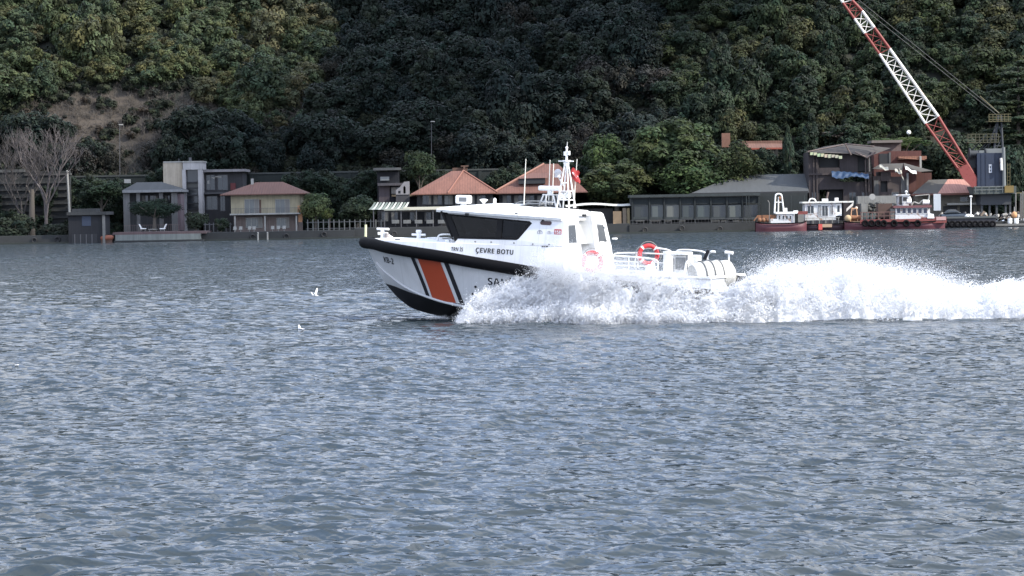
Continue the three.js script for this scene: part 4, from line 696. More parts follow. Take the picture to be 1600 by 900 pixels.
  // ropes of water thrown up from the bow and the stern and falling back
  for (let k = 0; k < 620; k++) {
    const px = k % 2 ? 745 + 420 * r() : 1170 + 560 * Math.pow(r(), 1.2), c = 0.2 + 0.7 * r(), { Z, x, H } = place(px, c), L = (0.35 + 0.7 * r()) * Math.min(1, H), up = H * (0.35 + 0.35 * r()), y0 = H * (0.25 + 0.38 * r()), dz = (r() - 0.35) * 0.6;
    for (let j = 0; j < 7; j++) { const t = j / 6, y = y0 + up * (1.7 * t - 1.5 * t * t); if (y < H * 1.06) add(new THREE.Vector3(x + L * t, y, -Z + dz * t), 0.20 * (1 - 0.5 * t), r() < 0.6 ? 1 : 0, lerp(0.9, -0.6, t)); }
  }
  // thin mist over the side of the boat and above the plume
  for (let k = 0; k < 380; k++) { const px = 840 + 300 * r() * r() + 20 * r(), Z = footZ(px) + 0.5 + 0.8 * r(), H = at(px, topLine(px) - 14, Z).y; add(new THREE.Vector3(at(px, 450, Z).x, H * (0.62 + 0.42 * r()), -Z), 0.35 + 0.3 * r(), 2); }
  for (let k = 0; k < 520; k++) { const px = 1175 + 330 * Math.pow(r(), 0.9), Z = footZ(px) + 2 + 4 * r(), H = at(px, topLine(px) + 2, Z).y; add(new THREE.Vector3(at(px, 450, Z).x, H * (0.5 + 0.5 * r()), -Z), 0.5 + 0.5 * r(), 2); }
  // curl of water at the stem
  for (let k = 0; k < 60; k++) { const p = boatPoint(2.7 + 1.4 * r(), 0, 0.15 + 0.5 * r()); add(new THREE.Vector3(p.x, 0.02 + 0.10 * r(), p.z), 0.10 + 0.08 * r(), 0); }
  const sp = new THREE.Group(); sp.name = 'spray'; scene.add(sp); tag(sp, 'white spray and droplets thrown up along the boat and behind it', 'spray', null, 'stuff');
  ims.forEach((list, v) => { const im = new THREE.InstancedMesh(puffs[v], FOAM, list.length); list.forEach((m, i) => im.setMatrixAt(i, m)); im.name = 'droplets'; im.userData.kind = 'stuff'; shadows(im); sp.add(im); });
  // little white caps and flecks on the open water
  const fl = [], rr = rng(61), spot = (px, py, n, w) => { const p = onWater(px, py); for (let i = 0; i < n; i++) { const x = p.x + (rr() - 0.5) * w, z = p.z + (rr() - 0.5) * w * 0.6, s = 0.008 + 0.012 * rr(); fl.push(new THREE.OctahedronGeometry(s, 1).scale(1.8, 0.6, 1.2).translate(x, waveHeight(x, z, 0.06) + 0.005, z)); } };
  spot(344, 854, 6, 0.06); spot(130, 750, 2, 0.03); spot(363, 753, 2, 0.03); spot(795, 680, 2, 0.04); spot(27, 578, 3, 0.1); spot(530, 577, 3, 0.1); spot(517, 534, 3, 0.1);
  single('foam_fleck', fl, FOAM, 'tiny white foam flecks scattered on the open water', 'foam', null, 'stuff');
}
// ---------------------------------------------------------------- gulls
function loft(stations, seg = 14) {                   // rings [x, y, z, ry, rz] across the x axis
  return surface(stations.length - 1, seg, (s, t) => { const q = stations[Math.round(s * (stations.length - 1))], a = t * 2 * Math.PI; return [q[0], q[1] + Math.cos(a) * q[3], (q[2] || 0) + Math.sin(a) * q[4]]; });
}
const FEATHER = mat(0.80, 0.80, 0.80, 0.8), WINGGREY = mat(0.30, 0.31, 0.33, 0.8), WINGTIP = mat(0.03, 0.03, 0.032, 0.8), BILL = mat(0.55, 0.30, 0.03, 0.6);
const gullBody = () => loft([[-0.27, 0.05, 0, 0.004, 0.03], [-0.2, 0.05, 0, 0.02, 0.04], [-0.1, 0.035, 0, 0.06, 0.07], [0.02, 0.02, 0, 0.085, 0.09], [0.12, 0.03, 0, 0.08, 0.082], [0.18, 0.07, 0, 0.062, 0.06], [0.215, 0.12, 0, 0.045, 0.042], [0.235, 0.165, 0, 0.04, 0.038], [0.262, 0.185, 0, 0.038, 0.036], [0.295, 0.182, 0, 0.028, 0.027], [0.318, 0.176, 0, 0.010, 0.012]]);
const gullBill = () => new THREE.ConeGeometry(0.011, 0.055, 8).rotateZ(-Math.PI / 2).translate(0.34, 0.172, 0);
{
  const p = onWater(471, 521), g = new THREE.Group(); g.name = numbered('gull'); g.position.set(p.x, waveHeight(p.x, p.z, 0.2) + 0.10, p.z); g.rotation.y = 2.0; g.scale.setScalar(0.85); scene.add(g); tag(g, 'white gull sitting on the water, the nearer and lower of two gulls', 'gull');
  part(g, 'body', gullBody(), FEATHER); part(g, 'bill', gullBill(), BILL);
  for (const s of [1, -1]) part(g, 'folded_wing', loft([[-0.34, 0.06, s * 0.015, 0.006, 0.008], [-0.2, 0.075, s * 0.05, 0.02, 0.02], [-0.05, 0.07, s * 0.075, 0.045, 0.022], [0.08, 0.06, s * 0.07, 0.035, 0.018], [0.13, 0.05, s * 0.06, 0.008, 0.008]], 10), WINGGREY);
  for (const s of [1, -1]) part(g, 'eye', ball(0.275, 0.19, s * 0.03, 0.006, 8, 6), WINGTIP);
}
{
  const p = onWater(492, 470), g = new THREE.Group(); g.name = numbered('gull'); g.position.set(p.x, 0.22, p.z); g.rotation.set(0, 2.9, 0.15); g.scale.setScalar(0.62); scene.add(g); tag(g, 'white gull with raised dark tipped wings just above the water', 'gull');
  part(g, 'body', gullBody(), FEATHER); part(g, 'bill', gullBill(), BILL);
  for (const s of [1, -1]) {
    const wing = (t0, t1) => surface(10, 4, (a, b) => { const t = lerp(t0, t1, a), y = 0.06 + 0.5 * t * (s > 0 ? 1.15 : 0.35), z = s * (0.06 + (s > 0 ? 0.28 : 0.55) * t), ch = 0.15 * (1 - 0.75 * t * t); return [0.08 - 0.06 * t - ch * b * 1.1, y + 0.02 * Math.sin(b * 3), z]; });
    const w = part(g, 'wing', wing(0, 0.8), FEATHER); part(w, 'wing_tip', wing(0.8, 1), WINGTIP);
  }
}
// ---------------------------------------------------------------- houses and piers on the far shore
// Rectangles below are read off the photograph in pixels and set at real distances Z.
function windowAt(parent, px0, px1, py0, py1, Z, o = {}) {   // frame standing 4 cm proud of the wall at distance Z, with a pane and bars
  const a = at(px0, (py0 + py1) / 2, Z), b = at(px1, (py0 + py1) / 2, Z), t = at((px0 + px1) / 2, py0, Z).y, u = at((px0 + px1) / 2, py1, Z).y, f = o.f ?? 0.08, z = -Z;
  const fr = [box(a.x, b.x, t - f, t, z - 0.02, z + 0.05), box(a.x, b.x, u, u + f, z - 0.02, z + 0.05), box(a.x, a.x + f, u + f, t - f, z - 0.02, z + 0.05), box(b.x - f, b.x, u + f, t - f, z - 0.02, z + 0.05)];
  for (let k = 1; k < (o.bars ?? 2); k++) { const x = lerp(a.x, b.x, k / (o.bars ?? 2)); fr.push(box(x - 0.03, x + 0.03, u + f, t - f, z - 0.01, z + 0.04)); }
  const w = part(parent, o.name ?? 'window', fr, o.frame ?? MT.offWhite);
  part(w, 'pane', box(a.x + f, b.x - f, u + f, t - f, z - 0.01, z + 0.012), o.glass ?? MT.glass);
  if ((Math.round(px0 * 3 + py0) % 3) && !o.bare) { const k = 0.25 + 0.2 * ((px0 * 7) % 3) / 2, left = Math.round(px0) % 2, X0 = left ? a.x + f : lerp(b.x - f, a.x + f, k), X1 = left ? lerp(a.x + f, b.x - f, k) : b.x - f; part(w, 'curtain', box(X0, X1, u + f, t - f, z + 0.012, z + 0.018), CURTAIN); }
  return w;
}
const CURTAIN = mat(0.16, 0.155, 0.145, 0.9);
function railing(parent, px0, px1, pyTop, pyBot, Z, m = MT.rail, step = 0.22) {
  const a = at(px0, pyTop, Z), b = at(px1, pyTop, Z), c = at(px0, pyBot, Z), list = [box(a.x, b.x, a.y - 0.05, a.y, -Z - 0.04, -Z + 0.02), box(a.x, b.x, c.y + 0.04, c.y + 0.08, -Z - 0.03, -Z + 0.01)];
  for (let x = a.x; x <= b.x; x += step) list.push(box(x, x + 0.03, c.y, a.y - 0.05, -Z - 0.02, -Z + 0.0));
  return part(parent, 'railing', list, m, null, 'stuff');
}
const rowsOf = (name, parent, n, f, m) => { for (let i = 0; i < n; i++) part(parent, name, f(i), m); };
const gy = 1.2;
function house(name, label, cat, px, Z) { const a = at(px, 370, Z); return thing(name, label, cat, [a.x, gy, -Z]); }
{ // yellow house
  const Z = 385, h = house('yellow_house', 'two storey pale yellow house with red hipped roof by the quay', 'house', 416, Z), W = wallMat(0.33, 0.295, 0.205), W2 = wallMat(0.15, 0.12, 0.11);
  const L = at(361, 330, Z).x, R = at(469, 330, Z).x, e = at(416, 303, Z).y, mid = at(416, 334, Z).y;
  part(h, 'wall', box(L, R, mid, e + 0.05, -Z - 8, -Z), W); part(h, 'lower_wall', box(L + 0.3, R - 0.3, gy, mid - 0.12, -Z - 8, -Z - 0.8), W2);
  part(h, 'balcony', box(L - 0.1, R + 0.1, mid - 0.12, mid + 0.1, -Z - 0.9, -Z + 1.0), MT.offWhite); railing(h, 361, 470, 326, 335, Z - 0.9);
  const rf = part(h, 'roof', hipRoof(at(345, 303, Z).x, at(480, 301, Z).x, -Z - 9, -Z + 1.3, e, at(396, 285, Z).x, at(438, 285, Z).x, -Z - 4, at(416, 284, Z).y), mat(0.125, 0.06, 0.045, 0.85, { map: tiles }));
  part(rf, 'chimney', pbox(392, 396, 279, 292, Z + 3, 0.5), MT.offWhite);
  for (const [a, b] of [[382, 405], [430, 453]]) windowAt(h, a, b, 311, 334, Z, { name: 'balcony_door', bars: 3, glass: MT.paleGlass });
  part(h, 'shutter', pbox(405, 408, 312, 333, Z - 0.05, 0.06), MT.brown);
  for (const [a, b] of [[384, 410], [432, 452]]) windowAt(h, a, b, 340, 356, Z + 0.75, { bars: 3, glass: MT.paleGlass });
  for (const x of [366, 413, 462]) part(h, 'column', pbox(x, x + 2.2, 337, 361, Z - 0.7, 0.22), MT.offWhite);
  part(h, 'side_stair', [pbox(465, 471, 321, 333, Z - 0.2, 1), pbox(466, 472, 333, 347, Z - 0.3, 1)], mat(0.42, 0.22, 0.12, 0.85, { map: grime }));
}
{ // white tower house
  const Z = 394, h = house('tower_house', 'tall narrow cream and white house with a framed dark glazed bay', 'house', 286, Z), W = wallMat(0.40, 0.35, 0.28), F = wallMat(0.36, 0.35, 0.35);
  part(h, 'wall', pbox(256, 286, 253, 372, Z, 6), W);
  part(h, 'bay_frame', [pbox(285.5, 316, 253, 265, Z - 1, 5), pbox(285.5, 291, 265, 372, Z - 1, 5), pbox(310, 316, 265, 345, Z - 1, 5)], F);
  const gl = part(h, 'glazed_bay', pbox(291, 310, 265, 372, Z + 0.2, 3.5), mat(0.035, 0.038, 0.036, 0.35));
  for (const y of [284, 293, 304, 317, 326]) part(gl, 'floor_edge', pbox(291, 310, y, y + 2, Z - 0.3, 0.6), MT.dark);
  for (const [y0, y1] of [[266, 284], [295, 304], [306, 317], [319, 326]]) part(gl, 'pane', pbox(292, 309, y0, y1, Z + 0.12, 0.06), MT.glass);
  part(h, 'roof_cap', [pbox(255, 287, 252, 254, Z - 0.1, 6.2), pbox(284, 317, 251.6, 253.6, Z - 1.1, 5.2)], MT.offWhite);
  part(h, 'chimney_pipe', [pbox(279, 280, 248, 253, Z + 1, 0.1), pbox(295, 299, 246, 252, Z + 2, 0.4)], MT.rail);
}
{ // small grey house with columns
  const Z = 385, h = house('columned_house', 'small grey waterfront house with white columns and white fascia', 'house', 236, Z), C = wallMat(0.12, 0.12, 0.12);
  part(h, 'wall', pbox(194, 281, 301, 364, Z + 3, 6), wallMat(0.06, 0.062, 0.066));
  part(h, 'fascia', pbox(191, 283, 296.5, 300.5, Z - 0.6, 9), wallMat(0.22, 0.225, 0.23));
  const e = at(236, 296.5, Z).y; part(h, 'roof', hipRoof(at(192, 297, Z).x, at(282, 297, Z).x, -Z - 9, -Z + 0.5, e, at(207, 286, Z).x, at(246, 286, Z).x, -Z - 4.5, at(230, 284, Z).y), mat(0.045, 0.048, 0.05, 0.85, { map: grime }));
  for (const [a, b] of [[193, 203], [213.5, 219], [249, 255], [268, 277]]) part(h, 'column', pbox(a, b, 301, 364, Z, 0.55), C);
  for (const [a, b] of [[221, 232], [234, 247], [257, 266]]) windowAt(h, a, b, 305, 322, Z + 2.9, { frame: MT.rail, bars: 2 });
  part(h, 'side_wall', pbox(277, 283, 303, 360, Z + 1, 4), wallMat(0.16, 0.12, 0.13));
  const ac = single('roof_unit', [pbox(194, 203, 280, 286, Z + 3, 0.8)], MT.offWhite, 'pale square unit standing on the grey roof of the columned house', 'air unit'); 
  const t = thing('terrace', 'low red brown terrace with pale base below the columned house', 'terrace', [at(246, 370, 375).x, 0, -375]);
  part(t, 'deck', pbox(176, 322, 362, 366, 375.0, 7), wallMat(0.11, 0.075, 0.075)); part(t, 'base', pbox(180, 313, 366, 376, 374.6, 6), wallMat(0.17, 0.185, 0.175)); part(t, 'edge_step', pbox(178, 318, 375, 382, 374.2, 3), MT.darkConcrete);
  railing(h, 194, 281, 352, 363, Z - 2, mat(0.16, 0.12, 0.115, 0.8), 0.3);
  for (const [x, lb] of [[224, 'pale lounge chair on the terrace, left one'], [254, 'pale lounge chair on the terrace, right one']]) {
    const p = at(x, 361, 381), c = thing('lounge_chair', lb, 'chair', [p.x, p.y, -381]), s = x < 240 ? -1 : 1;
    part(c, 'seat', new RoundedBoxGeometry(0.8, 0.14, 0.7, 2, 0.04).translate(p.x, p.y + 0.35, -381), MT.white); part(c, 'backrest', new RoundedBoxGeometry(0.14, 0.8, 0.7, 2, 0.04).rotateZ(-s * 0.45).translate(p.x + s * 0.42, p.y + 0.68, -381), MT.white);
    for (const dx of [-0.3, 0.3]) for (const dz of [-0.25, 0.25]) part(c, 'leg', bar([p.x + dx, p.y, -381 + dz], [p.x + dx, p.y + 0.3, -381 + dz], 0.03), MT.offWhite);
  }
  const p = at(239, 362, 380.6), tb = thing('low_table', 'pale low table between the two lounge chairs', 'table', [p.x, p.y, -380.6]); part(tb, 'tabletop', new RoundedBoxGeometry(1.3, 0.1, 0.6, 2, 0.03).translate(p.x, p.y + 0.35, -380.6), MT.offWhite); for (const dx of [-0.5, 0.5]) part(tb, 'leg', bar([p.x + dx, p.y, -380.6], [p.x + dx, p.y + 0.3, -380.6], 0.05), MT.offWhite);
}
{ // dark boathouse at the left
  const Z = 374.5, h = house('boathouse', 'low dark boathouse with grey roof edge at the left', 'boathouse', 135, Z);
  part(h, 'wall', pbox(107, 162, 336, 383, Z, 6), wallMat(0.015, 0.016, 0.020)); part(h, 'roof', [pbox(104, 166, 331, 336, Z - 0.5, 7), pbox(112, 150, 326, 331, Z + 2, 4)], wallMat(0.04, 0.042, 0.043));
  const d = part(h, 'door', pbox(112, 152, 366, 383, Z - 0.08, 0.1), MT.dark); for (const x of [116, 125, 134, 143]) part(d, 'door_post', pbox(x, x + 1.5, 366, 383, Z - 0.2, 0.14), MT.rail);
  part(h, 'blue_panel', pbox(128, 142, 338, 353, Z - 0.06, 0.1), mat(0.024, 0.034, 0.058, 0.7)); part(h, 'side_post', pbox(160, 164, 336, 380, Z - 0.3, 0.4), MT.concrete);
  const b = thing('covered_dinghy', 'small rust orange covered dinghy lying beside the boathouse', 'dinghy', [at(167, 376, 374.8).x, 0.3, -374.8]), p = at(167, 373, 374.8);
  part(b, 'hull', loft([[-1.0, 0, 0, 0.12, 0.1], [-0.8, 0, 0, 0.35, 0.5], [0, 0, 0, 0.45, 0.65], [0.7, 0, 0, 0.42, 0.5], [1.0, 0.12, 0, 0.15, 0.1]], 12).translate(p.x, p.y + 0.1, -374.8), mat(0.17, 0.055, 0.03, 0.8)); part(b, 'keel', box(p.x - 0.8, p.x + 0.8, -0.3, p.y - 0.2, -375.2, -374.4), MT.brown);
}
{ // pale posts and wall fragments left
  const Z = 386, p = (px0, py0, px1, py1, name, label, cat, r = 0.12) => { const a = at(px0, py0, Z), b = at(px1, py1, Z); return single(name, [bar([a.x, a.y, -Z], [b.x, b.y, -Z], r * 1.2, r, 8), ball(b.x, b.y, -Z, r * 1.3, 8, 6)], MT.offWhite, label, cat); };
  p(109, 340, 105, 268, 'mooring_post', 'pale leaning pole left of the boathouse roof', 'pole', 0.16);
  const w = thing('garden_wall', 'stepped dark stone wall with pale coping at the far left', 'wall', [at(50, 350, 392).x, gy, -392]);
  part(w, 'wall_face', pbox(-30, 110, 268, 380, 392, 1), wallMat(0.018, 0.020, 0.021)); part(w, 'coping', pbox(-30, 38, 265, 269.5, 391.8, 1.4), wallMat(0.075, 0.078, 0.078)); part(w, 'coping', pbox(38, 110, 271, 274, 391.8, 1.4), wallMat(0.05, 0.05, 0.05));
  for (let k = 0; k < 7; k++) part(w, 'ledge', pbox(-30, 106, 284 + k * 11, 287 + k * 11, 391.7, 0.4), wallMat(0.03, 0.032, 0.033));
}
{ // flat roofed dark house right of the tower
  const Z = 396, h = house('flat_roofed_house', 'dark flat roofed house with a thin pale roof slab beside the tower house', 'house', 350, Z);
  part(h, 'wall', pbox(317, 380, 270, 372, Z, 6), wallMat(0.030, 0.030, 0.034)); part(h, 'roof_slab', pbox(316, 383, 264.5, 268.5, Z - 1.2, 8), wallMat(0.20, 0.19, 0.195)); part(h, 'chimney', pbox(360, 368, 286, 297, Z - 0.4, 0.8), mat(0.08, 0.016, 0.017, 0.8));
  part(h, 'balcony', pbox(318, 378, 300, 303, Z - 1.0, 1.2), wallMat(0.06, 0.06, 0.065));
  for (const [a, b, c, d] of [[322, 336, 273, 297], [340, 356, 273, 297], [322, 340, 306, 328], [344, 352, 306, 330]]) windowAt(h, a, b, c, d, Z, { frame: MT.rail, bars: 2 });
  part(h, 'wall_ornament', [pbox(331, 336, 277, 279, Z - 0.1, 0.1), pbox(336, 341, 275, 277, Z - 0.1, 0.1), pbox(341, 346, 275.5, 277.5, Z - 0.1, 0.1), pbox(324, 327, 282, 287, Z - 0.1, 0.1)], MT.offWhite);
}
{ // picket fence and quay posts near the yellow house
  const Z = 381, f = thing('picket_fence', 'dark fence with pale uprights along the quay right of the yellow house', 'fence', [at(530, 350, Z).x, gy, -Z]);
  part(f, 'rail', [pbox(478, 600, 346, 347, Z, 0.06), pbox(478, 600, 356, 357, Z, 0.06)], MT.rail);
  for (let x = 480; x < 600; x += 8.2) part(f, 'picket', pbox(x, x + 1.6, 343, 361, Z - 0.08, 0.1), wallMat(0.12, 0.125, 0.12));
  const f2 = thing('picket_fence', 'dark fence with thin uprights left of the yellow house', 'fence', [at(340, 350, Z).x, gy, -Z]);
  part(f2, 'rail', [pbox(318, 362, 350, 351, Z, 0.06)], MT.rail); for (let x = 320; x < 362; x += 6.5) part(f2, 'picket', pbox(x, x + 1.3, 348, 364, Z - 0.08, 0.1), wallMat(0.075, 0.078, 0.08));
  for (const [x, l] of [[403, 'pale mooring post standing in the water before the yellow house, left one'], [418, 'pale mooring post standing in the water before the yellow house, right one']]) { const a = at(x, 376, 375.5), b = at(x, 364, 375.5); single('mooring_post', [bar([a.x, -0.5, -375.5], [b.x, b.y, -375.5], 0.14, 0.12, 8), ball(b.x, b.y, -375.5, 0.14, 8, 6)], MT.offWhite, l, 'post'); }
  for (const [x, n] of [[367, 0], [376, 1], [390, 2], [397, 3], [426, 4], [435, 5], [444, 6]]) { const p = at(x, 364, 379), s = thing('quay_chair', 'small white seat on the quay before the yellow house', 'chair', [p.x, 1.25, -379], 'white seats on the quay'); part(s, 'seat', new RoundedBoxGeometry(0.5, 0.1, 0.45, 2, 0.03).translate(p.x, 1.6, -379), MT.offWhite); part(s, 'backrest', new RoundedBoxGeometry(0.5, 0.4, 0.08, 2, 0.03).translate(p.x, 1.85, -379.25), MT.offWhite); part(s, 'leg', bar([p.x, 1.25, -379], [p.x, 1.56, -379], 0.06), MT.offWhite); }
}
{ // modern dark house with slabs, pink wall and arch
  const Z = 394, h = house('slab_house', 'dark modern house with two thin roof slabs and a pinkish wall', 'house', 606, Z);
  part(h, 'wall', pbox(590, 624, 268, 372, Z + 1, 5), wallMat(0.020, 0.021, 0.026)); part(h, 'roof_slab', pbox(583, 625, 262, 266, Z - 1, 7), wallMat(0.10, 0.10, 0.095)); part(h, 'lower_slab', pbox(590, 632, 286, 290, Z - 1.2, 7), wallMat(0.08, 0.072, 0.076));
  part(h, 'pink_wall', pbox(592, 609, 290, 320, Z - 0.2, 1), wallMat(0.075, 0.06, 0.066)); part(h, 'parapet', pbox(594, 608, 276, 282, Z - 0.2, 0.4), wallMat(0.22, 0.225, 0.22));
  windowAt(h, 611, 630, 292, 303, Z - 0.1, { frame: MT.rail }); part(h, 'canopy', pbox(612, 656, 304, 307, Z - 2, 4), mat(0.22, 0.16, 0.09, 0.8, { map: grime })); part(h, 'side_wall', pbox(609, 660, 307, 330, Z, 4), wallMat(0.028, 0.03, 0.04));
  const a = thing('garden_arch', 'pale rounded stone arch left of the first red roof', 'arch', [at(630, 300, 391).x, gy, -391]);
  const q = at(630, 304, 391), sh = S([[-1.1, 0], [-1.1, 0.7], [-0.5, 1.1], [0.2, 1.95], [1.0, 2.0], [1.0, 0]], [[[-0.75, 0.15], [-0.75, 0.55], [-0.35, 0.6], [-0.35, 0.15]], [[0.05, 0.15], [0.05, 1.1], [0.2, 1.35], [0.4, 1.1], [0.4, 0.15]]]);
  part(a, 'arch_wall', new THREE.ExtrudeGeometry(sh, { depth: 0.5, bevelEnabled: false }).translate(q.x, q.y, -391), wallMat(0.24, 0.23, 0.235)); part(a, 'footing', box(q.x - 1.1, q.x + 1.0, gy, q.y, -391, -390.6), wallMat(0.05, 0.05, 0.055));
}
function tileRibs(roof, x0, x1, yA, zA, yB, zB, n, m) { for (let i = 0; i < n; i++) { const x = lerp(x0, x1, (i + 0.5) / n); part(roof, 'tile_rib', bar([x, yA, zA], [lerp(x, (x0 + x1) / 2, 0.0), yB, zB], 0.09, 0.09, 4), m); } }
{ // two red roofed pavilions
  const Z = 386, W = wallMat(0.030, 0.032, 0.036);
  const h = house('red_roof_pavilion', 'pavilion with a bright red tiled hipped roof, left of the boat cabin roof', 'house', 708, Z), e = at(710, 302, Z).y, T = mat(0.17, 0.075, 0.054, 0.85, { map: tiles });
  part(h, 'wall', pbox(652, 770, 302, 372, Z + 1.2, 9), W);
  const apx = at(724, 267, Z + 4), r = part(h, 'roof', poly([[at(642, 302, Z).x, e, -Z + 0.8], [at(700, 302, Z).x, e, -Z + 1.4], [at(777, 301, Z).x, e, -Z + 0.4], [at(777, 301, Z).x, e, -Z - 10], [at(642, 302, Z).x, e, -Z - 10], [at(705, 268, Z + 4).x, apx.y, -Z - 4.5], [apx.x, apx.y, -Z - 3.6], [at(701, 302, Z).x, e - 0.16, -Z + 1.4], [at(642, 302, Z).x, e - 0.16, -Z + 0.8], [at(777, 301, Z).x, e - 0.16, -Z + 0.4]], [[0, 1, 6, 5], [1, 2, 6], [2, 3, 6], [3, 4, 5, 6], [4, 0, 5], [8, 7, 1, 0], [7, 9, 2, 1]]), T);
  part(r, 'hip_tiles', [bar([at(700, 302, Z).x, e + 0.05, -Z + 1.4], [apx.x, apx.y + 0.05, -Z - 3.6], 0.14, 0.14, 6), bar([at(777, 301, Z).x, e + 0.05, -Z + 0.4], [apx.x, apx.y + 0.05, -Z - 3.6], 0.14, 0.14, 6)], mat(0.19, 0.085, 0.062, 0.85));
  part(r, 'ridge_chimney', [pbox(707, 730, 262, 269, Z + 5, 1.2), pbox(720, 732, 258.5, 260.5, Z + 4.6, 0.5), pbox(724, 727, 260, 272, Z + 4.4, 0.3)], MT.brown);
  for (let k = 0; k < 6; k++) windowAt(h, 660 + k * 17, 674 + k * 17, 305, 320, Z + 1.1, { frame: wallMat(0.09, 0.095, 0.1), bars: 2, glass: k === 2 || k === 3 ? MT.paleGlass : MT.glass });
  const Z2 = 391, h2 = house('red_roof_pavilion', 'pavilion with a red roof cut by a dark dormer, behind the boat mast', 'house', 830, Z2), e2 = at(826, 301, Z2).y, ap = at(856, 256, Z2 + 3), T2 = mat(0.13, 0.06, 0.047, 0.85, { map: tiles });
  part(h2, 'wall', pbox(780, 880, 302, 372, Z2 + 1, 9), W);
  const r2 = part(h2, 'roof', hipRoof(at(768, 301, Z2).x, at(918, 298, Z2).x, -Z2 - 10, -Z2 + 0.8, e2, at(850, 256, Z2 + 3).x, at(872, 256, Z2 + 3).x, -Z2 - 4, ap.y), T2);
  part(r2, 'dormer', [pbox(810, 852, 279, 287, Z2 - 0.1, 3)], MT.dark); part(r2, 'dormer_roof', [poly([[at(806, 279, Z2).x, at(806, 279, Z2).y, -Z2 + 0.3], [at(856, 278, Z2).x, at(856, 278, Z2).y, -Z2 + 0.3], [at(860, 266, Z2).x, at(860, 268, Z2).y, -Z2 - 3.0], [at(836, 266, Z2).x, at(836, 268, Z2).y, -Z2 - 3.0]], [[0, 1, 2, 3]])], T2);
  part(r2, 'hip_tiles', bar([at(769, 301, Z2).x, e2 + 0.05, -Z2 + 0.8], [at(850, 256, Z2 + 3).x, ap.y + 0.05, -Z2 - 4], 0.16, 0.16, 6), mat(0.24, 0.12, 0.09, 0.85));
  for (let k = 0; k < 5; k++) windowAt(h2, 785 + k * 18, 799 + k * 18, 305, 322, Z2 + 0.9, { frame: wallMat(0.09, 0.095, 0.1), bars: 2 });
}
{ // waterside restaurant with awnings, left of and behind the boat
  const Z = 381, h = house('waterside_restaurant', 'dark open restaurant terrace under striped and plain awnings behind the bow', 'restaurant', 660, Z);
  part(h, 'deck_wall', pbox(580, 905, 353, 373, Z - 2, 6), wallMat(0.018, 0.019, 0.022)); part(h, 'back_wall', pbox(590, 905, 326, 356, Z + 4, 0.4), wallMat(0.022, 0.023, 0.027));
  part(h, 'deck_edge', [pbox(580, 905, 356, 358, Z - 2.2, 0.5), pbox(580, 905, 364, 366, Z - 2.2, 0.5)], wallMat(0.035, 0.036, 0.038));
  const aw = (x0, x1, yt0, yt1, yb, name, m) => { const a = at(x0, yb, Z), b = at(x1, yb, Z), c = at(x0 + 9, yt0, Z + 3.4), d = at(x1 + 7, yt1, Z + 3.4); return part(h, name, surface(2, 2, (s, t) => [lerp(lerp(a.x, b.x, t), lerp(c.x, d.x, t), s), lerp(lerp(a.y, b.y, t), lerp(c.y, d.y, t), s) - 0.12 * Math.sin(Math.PI * s), lerp(-Z + 0.6, -Z - 3.4, s)]), m); };
  const AWG = mat(0.13, 0.16, 0.12, 0.85, { transmission: 0.3, thickness: 0 }), AWL = mat(0.46, 0.47, 0.40, 0.85, { transmission: 0.3, thickness: 0 });
  for (let k = 0; k < 12; k++) { const x = 576 + k * 4.7; aw(x, x + 4.7, 316, 316, 327.5, 'awning_stripe', k % 2 ? AWL : AWG); }
  part(h, 'awning', [pbox(630, 715, 323, 327.5, Z - 0.6, 4.2)], mat(0.44, 0.42, 0.34, 0.85)); part(h, 'awning_edge', pbox(600, 640, 326, 328.5, Z - 0.7, 0.1), AWL);
  for (const x of [583, 600, 626, 650, 676, 700, 740, 780, 820, 860, 890]) part(h, 'post', pbox(x, x + 1.5, 327, 357, Z - 0.4, 0.14), MT.rail);
  for (const x of [596, 611, 640, 663, 688, 846, 874]) windowAt(h, x, x + 11, 331, 346, Z + 3.9, { frame: MT.rail, bars: 2 });
  for (let k = 0; k < 5; k++) { const p = at(618 + k * 18, 351, Z), tb = thing('dining_table', 'table with a pale cloth on the restaurant terrace behind the bow', 'table', [p.x, p.y - 0.2, -Z], 'tables with pale cloths on the restaurant terrace'); part(tb, 'tablecloth', new RoundedBoxGeometry(1.1, 0.55, 0.9, 2, 0.06).translate(p.x, p.y + 0.42, -Z), wallMat(0.13, 0.135, 0.135)); part(tb, 'pedestal', bar([p.x, p.y - 0.2, -Z], [p.x, p.y + 0.16, -Z], 0.07), MT.rail); }
  // wavy white awning and tan screens at the right end
  const a0 = at(884, 322, Z), a1 = at(990, 320, Z);
  part(h, 'white_awning', surface(30, 6, (s, t) => [lerp(a0.x, a1.x, s), a0.y + 0.30 + 0.13 * Math.sin(s * 7.2 - 1.2) - 0.9 * (1 - t) * 0.35, -Z + 0.8 - 4 * t]), mat(0.36, 0.36, 0.31, 0.85, { transmission: 0.35, thickness: 0 }));
  for (const [x0, x1, y0, c] of [[958, 971, 330, [0.42, 0.28, 0.16]], [973, 979, 325, [0.20, 0.16, 0.12]], [980, 984, 325, [0.30, 0.24, 0.14]]]) part(h, 'tan_screen', pbox(x0, x1, y0, 356, Z - 0.5, 0.2), mat(...c, 0.85, { map: grime }));
  part(h, 'dark_screen', pbox(905, 958, 326, 357, Z + 1, 0.3), MT.dark);
}
